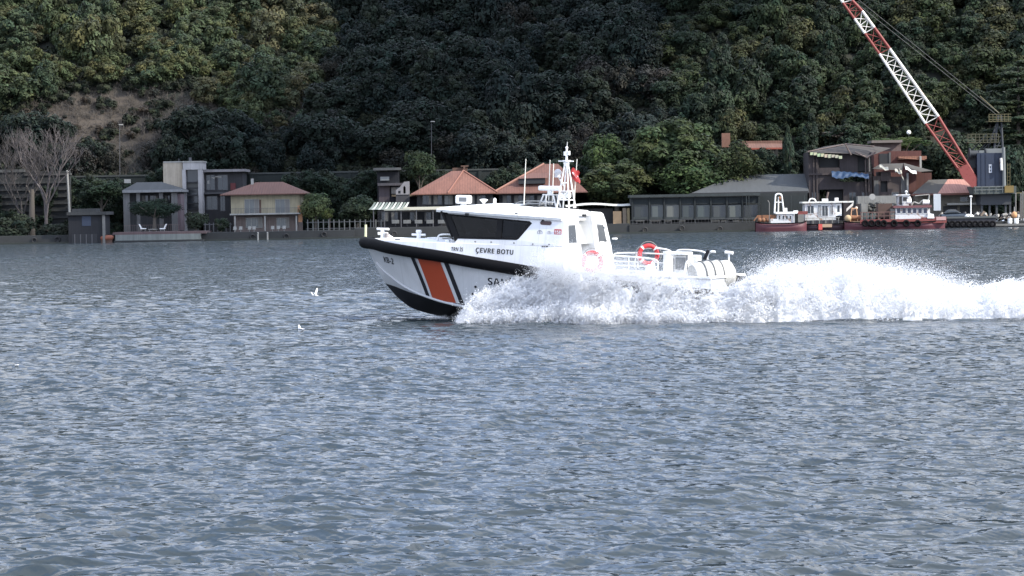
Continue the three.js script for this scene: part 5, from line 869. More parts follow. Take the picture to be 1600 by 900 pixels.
{ // pier pavilion with glazed bays
  const Z = 379, h = house('pier_pavilion', 'long dark glazed pavilion on the pier in the right middle', 'pavilion', 1085, Z), D = wallMat(0.013, 0.018, 0.020), B = wallMat(0.030, 0.038, 0.040);
  part(h, 'pier_base', pbox(958, 1265, 351, 366, Z - 2, 6), wallMat(0.012, 0.016, 0.018)); part(h, 'pier_edge', pbox(958, 1265, 349.5, 351.5, Z - 2.2, 6.2), B);
  part(h, 'roof_beam', [pbox(984, 1188, 303, 307, Z - 0.6, 6)], B); part(h, 'lower_beam', pbox(986, 1188, 308, 319, Z, 5), D); part(h, 'back_wall', pbox(986, 1262, 303, 352, Z + 6, 0.4), wallMat(0.018, 0.022, 0.024));
  const posts = [987, 1014, 1037, 1062, 1085, 1110, 1135, 1159, 1185];
  for (const x of posts) part(h, 'post', pbox(x, x + 2.2, 307, 351, Z - 0.2, 0.25), D);
  const shade = [[0.018, 0.022, 0.024], [0.04, 0.047, 0.048], [0.06, 0.064, 0.06], [0.024, 0.03, 0.032], [0.032, 0.04, 0.041], [0.027, 0.031, 0.033], [0.05, 0.056, 0.053], [0.018, 0.021, 0.024]];
  for (let k = 0; k < 8; k++) { const w = part(h, 'glazed_panel', pbox(posts[k] + 3, posts[k + 1] - 1, 320, 339, Z + 0.2, 0.08), mat(...shade[k], 0.22)); part(w, 'curtain', pbox(posts[k] + 5, posts[k] + 14, 322, 339, Z + 0.12, 0.04), mat(shade[k][0] * 1.6, shade[k][1] * 1.6, shade[k][2] * 1.6, 0.9)); part(h, 'spandrel', pbox(posts[k] + 2.2, posts[k + 1], 339, 343, Z - 0.1, 0.2), B); }
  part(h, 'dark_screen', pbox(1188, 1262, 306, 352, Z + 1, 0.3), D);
  for (const x of [1166, 1170, 1213, 1236, 1257]) part(h, 'thin_post', pbox(x, x + 1, 305, 351, Z - 0.6, 0.1), B);
  railing(h, 985, 1188, 344, 350, Z - 1.5, MT.rail, 0.5);
  for (const [x, w] of [[1000, 14], [1024, 16], [1044, 12], [1066, 10], [1118, 14], [1131, 8], [1150, 9]]) { const p = at(x, 349, Z - 1), b = thing('pier_bench', 'low pale bench along the front of the pier pavilion', 'bench', [p.x, p.y, -Z + 1], 'benches in front of the pier pavilion'); const l = w / 10.5 / 2; part(b, 'seat', box(p.x - l, p.x + l, p.y + 0.3, p.y + 0.42, -Z + 0.7, -Z + 1.2), wallMat(0.10, 0.10, 0.095)); for (const s of [-1, 1]) part(b, 'leg', box(p.x + s * l * 0.8 - 0.04, p.x + s * l * 0.8 + 0.04, p.y - 0.1, p.y + 0.3, -Z + 0.8, -Z + 1.1), MT.rail); }
  // grey hall
  const Zh = 388, g = house('grey_hall', 'hall with a broad plain grey hipped roof behind the pier', 'hall', 1180, Zh), e = at(1180, 301, Zh).y;
  part(g, 'wall', pbox(1090, 1258, 302, 372, Zh + 1, 9), wallMat(0.025, 0.03, 0.032)); part(g, 'roof', hipRoof(at(1078, 302, Zh).x, at(1263, 300, Zh).x, -Zh - 12, -Zh + 1, e, at(1150, 273, Zh + 4).x, at(1259, 273, Zh + 4).x, -Zh - 5.5, at(1200, 272.5, Zh + 5).y), mat(0.055, 0.06, 0.064, 0.85, { map: grime }));
  part(g, 'gutter', pbox(1080, 1263, 300, 303.5, Zh - 1.1, 0.2), MT.dark);
  for (let k = 0; k < 9; k++) windowAt(g, 1098 + k * 17, 1110 + k * 17, 306, 322, Zh + 0.95, { frame: MT.rail });
}
{ // terracotta roofed house up the slope
  const Z = 404, y0 = at(1190, 275, Z).y, h = thing('slope_house', 'house with terracotta roof and brick chimney standing up the slope', 'house', [at(1185, 275, Z).x, y0, -Z]);
  part(h, 'wall', pbox(1150, 1216, 232, 285, Z + 1, 6), wallMat(0.022, 0.024, 0.026)); part(h, 'roof', [pbox(1160, 1222, 220, 226, Z + 1.5, 6), poly([[at(1150, 233, Z - 1).x, at(1150, 233, Z - 1).y, -Z + 1.2], [at(1222, 233, Z - 1).x, at(1222, 231, Z - 1).y, -Z + 1.2], [at(1222, 220, Z + 1.4).x, at(1222, 224, Z + 1.4).y, -Z - 1.4], [at(1160, 220, Z + 1.4).x, at(1160, 224, Z + 1.4).y, -Z - 1.4]], [[0, 1, 2, 3]])], mat(0.14, 0.07, 0.05, 0.85, { map: tiles }));
  part(h, 'fascia', pbox(1150, 1222, 231, 233.5, Z - 1.3, 0.2), mat(0.20, 0.05, 0.03, 0.8)); part(h, 'chimney', [pbox(1128, 1141, 208, 230, Z + 0.5, 1.2)], mat(0.16, 0.08, 0.055, 0.85, { map: grime })); part(h, 'porch_post', pbox(1196.5, 1198, 234, 256, Z - 1, 0.15), MT.offWhite); part(h, 'brick_pier', pbox(1185, 1206, 254, 275, Z - 0.6, 1.4), mat(0.11, 0.06, 0.045, 0.9, { map: grime }));
  windowAt(h, 1168, 1182, 238, 252, Z + 0.9, { frame: MT.rail });
}
{ // the two ruined houses
  const Z = 388, h = house('ruined_house', 'derelict dark timber house with collapsed roof and blue tarpaulin', 'ruin', 1322, Z), W = wallMat(0.036, 0.029, 0.031), W2 = wallMat(0.055, 0.043, 0.042), RT = mat(0.060, 0.052, 0.048, 0.9, { map: grime }), TIM = mat(0.16, 0.12, 0.105, 0.85, { map: grime });
  part(h, 'wall', [pbox(1264, 1280, 238, 350, Z, 7), pbox(1280, 1312, 262, 284, Z, 1), pbox(1312, 1340, 240, 275, Z + 0.3, 6), pbox(1318, 1360, 284, 350, Z + 0.2, 6), pbox(1280, 1318, 284, 296, Z, 0.6), pbox(1360, 1362, 238, 350, Z, 6)], W);
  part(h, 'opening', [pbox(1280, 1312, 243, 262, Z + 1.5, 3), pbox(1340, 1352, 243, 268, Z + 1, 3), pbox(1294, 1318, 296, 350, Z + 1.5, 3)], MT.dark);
  part(h, 'roof', [poly([[at(1258, 238, Z - 1).x, at(1258, 238, Z - 1).y, -Z + 1], [at(1330, 246, Z - 1).x, at(1330, 240, Z - 1).y, -Z + 1], [at(1322, 224, Z + 3).x, at(1322, 224, Z + 3).y, -Z - 3.5], [at(1288, 230, Z + 3).x, at(1288, 229, Z + 3).y, -Z - 3.5]], [[0, 1, 2, 3]]), poly([[at(1326, 238, Z - 1).x, at(1326, 238, Z - 1).y, -Z + 0.6], [at(1354, 246, Z - 1).x, at(1354, 246, Z - 1).y, -Z + 0.8], [at(1394, 231, Z + 2).x, at(1394, 231, Z + 2).y, -Z - 3], [at(1322, 223.5, Z + 3).x, at(1322, 223.5, Z + 3).y, -Z - 3.6]], [[0, 1, 2, 3]])], RT);
  const r = rng(12); for (let k = 0; k < 9; k++) { const x = 1266 + k * 5.6, y = 238 + k * 0.6; part(h, 'loose_sheet', pbox(x, x + 5.0, y - 0.5 + 2 * r(), y + 4 + 2 * r(), Z - 1.2 - 0.1 * k, 0.4).rotateZ(0), mat(0.30 + 0.1 * r(), 0.30 + 0.1 * r(), 0.24, 0.85)); }
  const P = (x, y, dz = 0) => at(x, y, Z + dz);
  for (const [a, b, c, d, rr] of [[1320, 224, 1330, 242, 0.13], [1336, 238, 1354, 246, 0.13], [1354, 247, 1368, 237, 0.14], [1262, 237, 1318, 226, 0.1], [1294, 300, 1284, 345, 0.16], [1322, 225, 1366, 229, 0.12]]) part(h, 'timber_beam', bar(P(a, b, -0.9), P(c, d, -0.9), rr, rr, 5), TIM);
  for (const x of [1271, 1276, 1352, 1357]) part(h, 'timber_post', pbox(x, x + 2, 243, 348, Z - 0.2, 0.2), W2);
  part(h, 'floor_band', pbox(1264, 1362, 270, 273, Z - 0.25, 0.3), W2);
  windowAt(h, 1268, 1276, 300, 320, Z - 0.02, { frame: W2, bars: 2 }); windowAt(h, 1326, 1338, 300, 325, Z + 0.18, { frame: W2, bars: 2 }); windowAt(h, 1346, 1356, 300, 325, Z + 0.18, { frame: W2, bars: 2 });
  const t = single('tarpaulin', surface(30, 8, (s, u) => { const a = P(lerp(1300, 1358, s), lerp(267.5, 271.5, s * s), -1.2), y = a.y - u * (0.75 + 0.10 * Math.sin(s * 7) + 0.25 * smooth(0.35, 0.05, Math.abs(s - 0.2))); return [a.x, y + 0.06 * Math.sin(s * 40), a.z + 0.9 * u * (1 - u) + 0.12 * Math.sin(s * 31 + u * 5) - 1.0 * (1 - u)]; }), mat(0.016, 0.042, 0.095, 0.7), 'blue tarpaulin hung across the front of the derelict house', 'tarpaulin');
  const Z2 = 390, g = house('ruined_house', 'smaller derelict house with torn metal roof, right of the tarpaulin house', 'ruin', 1405, Z2), V = wallMat(0.070, 0.055, 0.053), V2 = wallMat(0.10, 0.10, 0.10), Q = (x, y, dz = 0) => at(x, y, Z2 + dz);
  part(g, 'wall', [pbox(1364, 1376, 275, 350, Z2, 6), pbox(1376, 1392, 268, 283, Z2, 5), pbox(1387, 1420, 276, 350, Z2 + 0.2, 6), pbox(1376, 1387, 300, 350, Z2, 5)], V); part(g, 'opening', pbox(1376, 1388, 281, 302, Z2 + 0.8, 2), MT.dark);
  part(g, 'wall_patch', [pbox(1366, 1373, 282, 320, Z2 - 0.1, 0.2), pbox(1408, 1418, 280, 302, Z2 + 0.05, 0.2)], V2); part(g, 'side_wall', [pbox(1420, 1432, 268, 330, Z2 + 1, 5), pbox(1432, 1456, 270, 330, Z2 + 2.5, 4)], wallMat(0.10, 0.042, 0.036));
  part(g, 'roof', [poly([[Q(1362, 264, -1).x, Q(1362, 264, -1).y, -Z2 + 1], [Q(1410, 268, -1).x, Q(1410, 266, -1).y, -Z2 + 1], [Q(1412, 256, 3).x, Q(1412, 255, 3).y, -Z2 - 3], [Q(1376, 257, 3).x, Q(1376, 256, 3).y, -Z2 - 3]], [[0, 1, 2, 3]]), poly([[Q(1413, 261, -1).x, Q(1413, 261, -1).y, -Z2 + 1], [Q(1436, 268, -1).x, Q(1436, 268.5, -1).y, -Z2 + 1], [Q(1458, 265, 1).x, Q(1458, 267, 1).y, -Z2 - 1], [Q(1412, 255.5, 3).x, Q(1412, 254.5, 3).y, -Z2 - 3]], [[0, 1, 2, 3]])], mat(0.065, 0.06, 0.054, 0.9, { map: grime }));
  for (const [a, b, c, d, m] of [[1374, 257, 1388, 262, 0], [1414, 260, 1432, 268, 1], [1405, 262, 1412, 279, 2], [1398, 264, 1409, 267, 0]]) { const A = Q(a, b, -1.4), B = Q(c, d, -1.6); part(g, 'bent_sheet', surface(6, 2, (s, t) => [lerp(A.x, B.x, s), lerp(A.y, B.y, s) - 0.5 * t + 0.12 * Math.sin(s * 8), A.z + 0.5 * t]), mat(...[[0.42, 0.40, 0.33], [0.46, 0.47, 0.46], [0.2, 0.2, 0.18]][m], 0.7)); }
  part(g, 'white_post', [pbox(1417, 1420, 270, 330, Z2 - 0.3, 0.3), pbox(1356, 1361, 246, 268, Z2 - 2, 0.4)], MT.offWhite); windowAt(g, 1393, 1404, 300, 322, Z2 + 0.15, { frame: V2, bars: 2 });
  // red walled house behind them
  const Z3 = 398, k = house('red_walled_house', 'red brown house with small tiled roof behind the derelict houses', 'house', 1400, Z3), R3 = wallMat(0.095, 0.036, 0.03);
  part(k, 'wall', pbox(1366, 1440, 236, 330, Z3, 5), R3); part(k, 'pale_wall', pbox(1366, 1408, 222, 238, Z3 + 1, 4), wallMat(0.13, 0.095, 0.09)); part(k, 'dark_opening', pbox(1374, 1390, 240, 256, Z3 - 0.1, 0.3), MT.dark); part(k, 'opening_frame', pbox(1389, 1392, 238, 258, Z3 - 0.2, 0.3), V2);
  part(k, 'roof', [pbox(1404, 1448, 244, 249, Z3 - 1, 4), poly([[at(1404, 247, Z3 - 1).x, at(1404, 247, Z3 - 1).y, -Z3 + 1.2], [at(1446, 250, Z3 - 1).x, at(1446, 250, Z3 - 1).y, -Z3 + 1.2], [at(1430, 240, Z3 + 2).x, at(1430, 240, Z3 + 2).y, -Z3 - 2], [at(1406, 240, Z3 + 2).x, at(1406, 240, Z3 + 2).y, -Z3 - 2]], [[0, 1, 2, 3]])], mat(0.24, 0.115, 0.075, 0.85, { map: tiles })); part(k, 'roof_edge', pbox(1362, 1410, 219, 223, Z3 - 0.4, 5), mat(0.13, 0.11, 0.10, 0.9)); part(k, 'vent_pipe', pbox(1437, 1440, 244, 262, Z3 - 1.2, 0.3), MT.offWhite);
}
{ // low house with grey and pink roof
  const Z = 387, h = house('low_house', 'low beige house with half grey half pink tiled roof below the boom foot', 'house', 1475, Z), e = at(1475, 302, Z).y;
  part(h, 'wall', pbox(1430, 1535, 302, 352, Z + 1, 8), wallMat(0.17, 0.155, 0.13)); part(h, 'roof', poly([[at(1424, 303, Z).x, e, -Z + 0.8], [at(1464, 303, Z).x, e, -Z + 0.8], [at(1482, 279, Z + 4).x, at(1482, 280, Z + 4).y, -Z - 4.5], [at(1452, 281, Z + 4).x, at(1452, 281, Z + 4).y, -Z - 4.5]], [[0, 1, 2, 3]]), mat(0.07, 0.066, 0.06, 0.9, { map: grime }));
  part(h, 'pink_roof', poly([[at(1464, 303, Z).x, e, -Z + 0.8], [at(1526, 301, Z).x, e, -Z + 0.8], [at(1512, 279, Z + 4).x, at(1512, 280, Z + 4).y, -Z - 4.5], [at(1482, 279, Z + 4).x, at(1482, 280, Z + 4).y, -Z - 4.5]], [[0, 1, 2, 3]]), mat(0.38, 0.19, 0.15, 0.85, { map: tiles })); part(h, 'eave', pbox(1424, 1527, 302, 305, Z - 0.9, 0.3), mat(0.10, 0.04, 0.03, 0.8));
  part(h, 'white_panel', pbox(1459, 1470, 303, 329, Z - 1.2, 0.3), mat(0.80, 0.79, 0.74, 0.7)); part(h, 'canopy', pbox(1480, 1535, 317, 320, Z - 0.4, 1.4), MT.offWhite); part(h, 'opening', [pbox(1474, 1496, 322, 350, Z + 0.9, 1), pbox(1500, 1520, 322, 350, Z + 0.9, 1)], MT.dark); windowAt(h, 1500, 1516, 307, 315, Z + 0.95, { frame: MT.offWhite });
}
// lamps on the slope and along the road
for (const [x, y0, y1, Z, l] of [[187, 262, 195, 404, 'thin street lamp on the road above the columned house'], [417 + 257, 268, 190, 404, 'thin street lamp on the dark slope above the first red roof'], [1275, 192, 158, 432, 'thin lamp pole on the slope above the grey hall'], [1420, 240, 207, 408, 'lamp with white globe beside the crane boom'], [1357, 190, 160, 436, 'lamp with bright white head in the dark wood left of the boom']]) {
  const a = at(x, y0, Z), b = at(x, y1, Z), bright = x > 1300, s = thing('street_lamp', l, 'lamp', [a.x, a.y, -Z]);
  part(s, 'pole', bar([a.x, a.y - 1.5, -Z], [b.x, b.y, -Z], 0.06, 0.04, 6), MT.rail); part(s, 'lamp_head', bright ? ball(b.x, b.y, -Z, x > 1400 ? 0.36 : 0.3, 12, 8) : new RoundedBoxGeometry(0.7, 0.16, 0.3, 2, 0.05).translate(b.x + 0.2, b.y, -Z), bright ? mat(0.85, 0.85, 0.83, 0.4) : MT.offWhite);
}
// ---------------------------------------------------------------- floating crane
{
  const Z = 383, RD = mat(0.20, 0.036, 0.030, 0.6, { map: rusty }), WH = mat(0.68, 0.66, 0.62, 0.6, { map: rusty }), BL = mat(0.008, 0.017, 0.040, 0.55, { map: grime }), YL = mat(0.08, 0.068, 0.028, 0.7), DK = mat(0.028, 0.032, 0.038, 0.7), GR = mat(0.12, 0.13, 0.13, 0.6);
  const f0 = at(1520, 292, Z), c = thing('floating_crane', 'floating crane with long red and white lattice boom and dark blue cab', 'crane', [f0.x, 0, -Z]);
  // boom: two near and two far chords between a foot and a point beyond the top of the frame
  const edge = (pts) => (y) => { for (let i = 1; i < pts.length; i++) if (y <= pts[i][1] || i === pts.length - 1) { const [a, b] = [pts[i - 1], pts[i]]; return lerp(a[0], b[0], (y - a[1]) / (b[1] - a[1])); } };
  const left = edge([[1282, -50], [1314, 0], [1335, 29], [1374, 84], [1446, 193], [1500, 268]]), right = edge([[1297, -50], [1331, 0], [1347, 17], [1390, 76], [1466, 182], [1526, 280]]);
  const bands = [[-50, 4, -50, 0, WH, RD], [4, 29, 0, 17, RD, WH], [29, 52, 17, 43, WH, RD], [52, 84, 43, 76, RD, WH], [84, 193, 76, 182, WH, RD], [193, 268, 182, 280, RD, RD]];
  const lc = [WH, RD, WH, RD, WH, RD], ly = [-50, 4, 29, 52, 84, 193, 268], ry = [-50, 0, 17, 43, 76, 182, 280], rc = [WH, RD, WH, RD, WH, RD];
  const D = 1.6, pL = (y, far) => at(left(y), y, Z + far * D), pR = (y, far) => at(right(y), y, Z + far * D);
  const boom = part(c, 'boom', bar(at(1500, 270, Z), at(1526, 281, Z), 0.3, 0.3, 8), RD);
  for (let k = 0; k < 6; k++) {
    const m = k % 2 ? RD : WH, list = [];
    for (const far of [0, 1]) list.push(bar(pL(ly[k], far), pL(ly[k + 1], far), 0.19, 0.19, 8), bar(pR(ry[k], far), pR(ry[k + 1], far), 0.22, 0.22, 8));
    const n = Math.max(2, Math.round((ly[k + 1] - ly[k]) / 15));
    for (let i = 0; i < n; i++) {
      const y0 = lerp(ly[k], ly[k + 1], i / n), y1 = lerp(ly[k], ly[k + 1], (i + 1) / n), r0 = lerp(ry[k], ry[k + 1], i / n), r1 = lerp(ry[k], ry[k + 1], (i + 1) / n);
      for (const far of [0, 1]) list.push(bar(pL(y0, far), pR(r1, far), 0.06, 0.06, 5), bar(pR(r0, far), pL(y1, far), 0.06, 0.06, 5), bar(pL(y1, far), pR(r1, far), 0.07, 0.07, 5));
      list.push(bar(pL(y0, 0), pL(y1, 1), 0.05, 0.05, 5), bar(pR(r0, 0), pR(r1, 1), 0.05, 0.05, 5), bar(pL(y1, 0), pL(y1, 1), 0.06, 0.06, 5), bar(pR(r1, 0), pR(r1, 1), 0.06, 0.06, 5));
    }
    part(boom, 'boom_section', list, m);
  }
  part(boom, 'boom_foot', poly([[1497, 262], [1512, 256], [1527, 279], [1526, 293], [1519, 293], [1503, 277]].flatMap(([x, y]) => [at(x, y, Z - 0.3), at(x, y, Z + D + 0.3)].map((p) => [p.x, p.y, p.z])), [[0, 10, 8, 6, 4, 2], [1, 3, 5, 7, 9, 11], [0, 2, 3, 1], [2, 4, 5, 3], [4, 6, 7, 5], [6, 8, 9, 7], [8, 10, 11, 9], [10, 0, 1, 11]]), RD);
  const cab = part(c, 'machine_house', pbox(1527, 1566, 239, 291, Z - 0.4, 4.5), BL);
  part(cab, 'house_mark', [pbox(1545, 1550, 257, 259.5, Z - 0.46, 0.04), pbox(1545.2, 1546.6, 259, 268, Z - 0.46, 0.04), pbox(1548.4, 1549.8, 259, 268, Z - 0.46, 0.04), pbox(1545, 1550, 263, 265, Z - 0.47, 0.03), pbox(1545, 1550, 268, 270, Z - 0.47, 0.03)], mat(0.34, 0.36, 0.40, 0.6));
  for (const x of [1533, 1540, 1555, 1561]) part(cab, 'panel_rib', pbox(x, x + 0.8, 240, 290, Z - 0.47, 0.06), BL);
  part(cab, 'roof_unit', [pbox(1540, 1566, 232, 239, Z, 2.4), pbox(1530, 1538, 235, 239, Z, 1.5)], GR);
  part(c, 'exhaust_stack', [bar(at(1569, 292, Z - 0.8), at(1568, 230, Z - 0.8), 0.28, 0.24, 10)], GR); part(c, 'silencer', bar(at(1565, 266, Z - 1), at(1564, 247, Z - 1), 0.2, 0.2, 10), WH);
  part(c, 'side_ladder', [bar(at(1574, 292, Z), at(1574, 255, Z), 0.05), bar(at(1578, 292, Z), at(1578, 255, Z), 0.05), ...[258, 264, 270, 276, 282, 288].map((y) => bar(at(1574, y, Z), at(1578, y, Z), 0.04))], YL);
  const bp = part(c, 'turntable_deck', pbox(1522, 1588, 291, 303, Z - 0.8, 6), mat(0.05, 0.06, 0.055, 0.7)); part(bp, 'deck_rail', [...[1524, 1534, 1545, 1556, 1566].flatMap((x) => [pbox(x, x + 0.7, 291, 301, Z - 1, 0.08)]), pbox(1522, 1568, 291, 292, Z - 1, 0.08), pbox(1522, 1568, 296, 296.8, Z - 1, 0.08)], GR);
  part(c, 'yellow_box', pbox(1570, 1584, 290, 301, Z - 1.1, 1.6), mat(0.17, 0.115, 0.03, 0.7, { map: grime }));
  part(c, 'yellow_walkway', [pbox(1585, 1640, 300, 302, Z - 0.5, 2)], YL);
  part(c, 'pedestal', [pbox(1532, 1580, 303, 320, Z + 0.2, 4)], DK); part(c, 'pedestal_leg', [...[1533, 1545, 1556, 1570, 1577].map((x) => pbox(x, x + 3, 318, 345, Z + 0.4, 0.6))], DK);
  // A-frame with railed platforms
  const fr = part(c, 'mast_frame', [bar(at(1552, 242, Z + 1), at(1560, 180, Z + 1), 0.2, 0.16, 8), bar(at(1567, 242, Z + 1), at(1564, 180, Z + 1), 0.2, 0.16, 8), bar(at(1540, 242, Z + 3), at(1560, 186, Z + 3), 0.12, 0.12, 8), ...[228, 214, 200, 190].map((y) => bar(at(1553.5, y, Z + 1), at(1566.5, y, Z + 1), 0.09)), bar(at(1553, 240, Z + 1), at(1566, 214, Z + 1), 0.08), bar(at(1566, 214, Z + 1), at(1558, 190, Z + 1), 0.08)], DK);
  const plat = (x0, x1, y0, y1, dz) => { const l = [pbox(x0, x1, y1 - 1.2, y1, Z + dz, 2.2)]; for (let y = y0; y < y1 - 2; y += (y1 - y0) / 3) l.push(pbox(x0, x1, y, y + 0.9, Z + dz - 0.02, 0.1)); for (let x = x0; x <= x1; x += 6) l.push(pbox(x, x + 0.9, y0, y1, Z + dz - 0.05, 0.1)); return l; };
  part(fr, 'top_platform', plat(1545, 1580, 178, 190, -0.2), YL); part(fr, 'middle_platform', plat(1512, 1560, 209, 223, 0.6), mat(0.055, 0.052, 0.028, 0.7));
  for (const [x0, y0] of [[1508, 226], [1516, 230], [1524, 226]]) part(fr, 'strut', bar(at(x0, y0 + 20, Z + 1.5), at(x0 + 34, y0 - 16, Z + 1.5), 0.1), DK);
  part(c, 'winch', [bar(at(1516, 240, Z + 0.5), at(1540, 240, Z + 0.5), 0.5, 0.5, 14), bar(at(1514, 240, Z + 0.5), at(1516, 240, Z + 0.5), 0.8, 0.8, 16), bar(at(1539, 240, Z + 0.5), at(1541, 240, Z + 0.5), 0.8, 0.8, 16), pbox(1514, 1530, 246, 262, Z + 1, 1.5)], DK);
  for (const [x, y, dx] of [[1561, 177, 0], [1558, 180, 8]]) part(c, 'hoist_cable', bar(at(x, y, Z + 0.8), at(1332 - dx, -8 + dx * 0.2, Z + 0.8), 0.038, 0.038, 5), mat(0.05, 0.05, 0.05, 0.5));
  part(c, 'pendant_cable', bar(at(1531, 150, Z + 0.9), at(1561, 177, Z + 0.9), 0.08, 0.08, 5), YL);
  // pontoon
  const p = part(c, 'pontoon', pbox(1464, 1556, 341, 366, Z - 10, 14), mat(0.020, 0.020, 0.026, 0.6, { map: grime })); part(p, 'pontoon_edge', pbox(1462, 1558, 338.5, 341, Z - 10.2, 14.4), mat(0.055, 0.06, 0.06, 0.7));
  for (let x = 1470; x < 1552; x += 9) part(p, 'tyre_fender', new THREE.TorusGeometry(0.36, 0.15, 8, 16).translate(...at(x, 350, Z - 10.3).toArray()), RUBBER);
}
// quay right of the crane with drums and gear
{
  const Z = 374, k = thing('concrete_jetty', 'low pale concrete jetty at the right edge', 'jetty', [at(1590, 350, Z).x, 0, -Z]); part(k, 'deck', pbox(1556, 1680, 349, 352, Z - 0.2, 8), MT.concrete); part(k, 'jetty_face', pbox(1556, 1680, 352, 359, Z, 8), wallMat(0.11, 0.105, 0.10));
  const drum = (x, y0, y1, label, m, w = 5) => { const a = at(x, y1, Z + 1), b = at(x, y0, Z + 1), R = w / 2 / FOCAL * Z, t = thing('oil_drum', label, 'drum', [a.x, a.y, -Z - 1]); part(t, 'barrel', new THREE.CylinderGeometry(R, R, b.y - a.y, 16).translate(a.x, (a.y + b.y) / 2, -Z - 1), m); for (const q of [0.33, 0.66]) part(t, 'hoop', new THREE.TorusGeometry(R, 0.03, 6, 20).rotateX(Math.PI / 2).translate(a.x, lerp(a.y, b.y, q), -Z - 1), m); };
  drum(1578, 341, 349, 'white drum on the jetty, left of two', MT.white, 7); drum(1588, 341, 349, 'white drum on the jetty, right of two', MT.white, 7);
  const bu = at(1585, 339, Z + 2), tt = thing('mooring_buoy', 'orange and pale buoy standing on the jetty', 'buoy', [bu.x, bu.y - 0.4, -Z - 2]); part(tt, 'float', new THREE.SphereGeometry(0.42, 14, 10).scale(1, 1.2, 1).translate(bu.x, bu.y + 0.3, -Z - 2), mat(0.42, 0.22, 0.10, 0.7)); part(tt, 'stem', bar([bu.x, bu.y + 0.6, -Z - 2], [bu.x, bu.y + 1.5, -Z - 2], 0.09, 0.06, 8), MT.offWhite);
  for (const [x, y] of [[1587, 303], [1595, 303], [1598, 300]]) { const a = at(x, 350, Z + 3), b = at(x, y, Z + 3); single('jetty_pole', [bar([a.x, a.y, -Z - 3], [b.x, b.y, -Z - 3], 0.12, 0.1, 8), ball(b.x, b.y, -Z - 3, 0.12, 8, 6)], MT.concrete, 'grey pole standing on the jetty at the right edge, ' + (x < 1590 ? 'left of three' : x < 1597 ? 'middle of three' : 'right of three'), 'pole'); }
  const lp = at(1517, 345, 378), lt = at(1517, 307, 378), L = thing('quay_lamp', 'white quay lamp with round head below the crane deck', 'lamp', [lp.x, lp.y, -378]); part(L, 'pole', bar([lp.x, lp.y, -378], [lt.x, lt.y, -378], 0.1, 0.07, 8), MT.white); part(L, 'lamp_head', new RoundedBoxGeometry(0.4, 0.26, 0.3, 2, 0.06).translate(lt.x, lt.y, -378), MT.white);
  const r = rng(33), scrap = []; for (let i = 0; i < 150; i++) { const p = at(1470 + 120 * r(), 334 + 12 * r(), 379 + 3 * r()), w = 0.1 + 0.35 * r(); scrap.push([new RoundedBoxGeometry(w * 2, w, w, 1, 0.02).rotateY(r() * 3).rotateZ(r()).translate(p.x, p.y, p.z), Math.floor(r() * 3)]); }
  const g = new THREE.Group(); g.name = 'scrap_heap'; scene.add(g); tag(g, 'jumble of scrap and deck gear lying under the crane', 'scrap', null, 'stuff');
  [[0.05, 0.05, 0.055], [0.16, 0.12, 0.09], [0.30, 0.29, 0.27]].forEach((cc, k) => { const m = shadows(new THREE.Mesh(merge(scrap.filter((q) => q[1] === k).map((q) => q[0])), mat(...cc, 0.8))); m.name = 'scrap'; m.userData.kind = 'stuff'; g.add(m); });
  const ca = at(1490, 338, 379), car = thing('parked_car', 'dark blue car parked behind the pontoon, left of the quay lamp', 'car', [ca.x, ca.y - 0.6, -379]); part(car, 'body', loft([[-1.9, 0, 0, 0.2, 0.6], [-1.8, 0, 0, 0.35, 0.75], [-0.6, 0.05, 0, 0.42, 0.8], [0.8, 0.05, 0, 0.42, 0.8], [1.8, 0.02, 0, 0.36, 0.75], [1.95, 0, 0, 0.2, 0.6]], 12).translate(ca.x, ca.y, -379), mat(0.02, 0.03, 0.045, 0.3)); part(car, 'cabin', loft([[-1.4, 0, 0, 0.1, 0.5], [-0.9, 0.15, 0, 0.42, 0.62], [0.3, 0.18, 0, 0.45, 0.62], [1.0, 0, 0, 0.15, 0.5]], 12).translate(ca.x, ca.y + 0.45, -379), MT.glass); for (const dx of [-1.2, 1.2]) part(car, 'wheel', new THREE.TorusGeometry(0.22, 0.1, 8, 16).translate(ca.x + dx, ca.y - 0.3, -378.3), RUBBER);
  const tk = at(1515, 340, 377.5), tank = thing('white_float', 'white rounded float lying at the foot of the quay lamp', 'float', [tk.x, tk.y - 0.4, -377.5]); part(tank, 'shell', new THREE.CapsuleGeometry(0.5, 0.5, 6, 14).rotateZ(1.4).translate(tk.x, tk.y, -377.5), MT.white); part(tank, 'strap', new THREE.TorusGeometry(0.51, 0.04, 6, 20).rotateY(1.4).translate(tk.x, tk.y, -377.5), MT.rail);
}
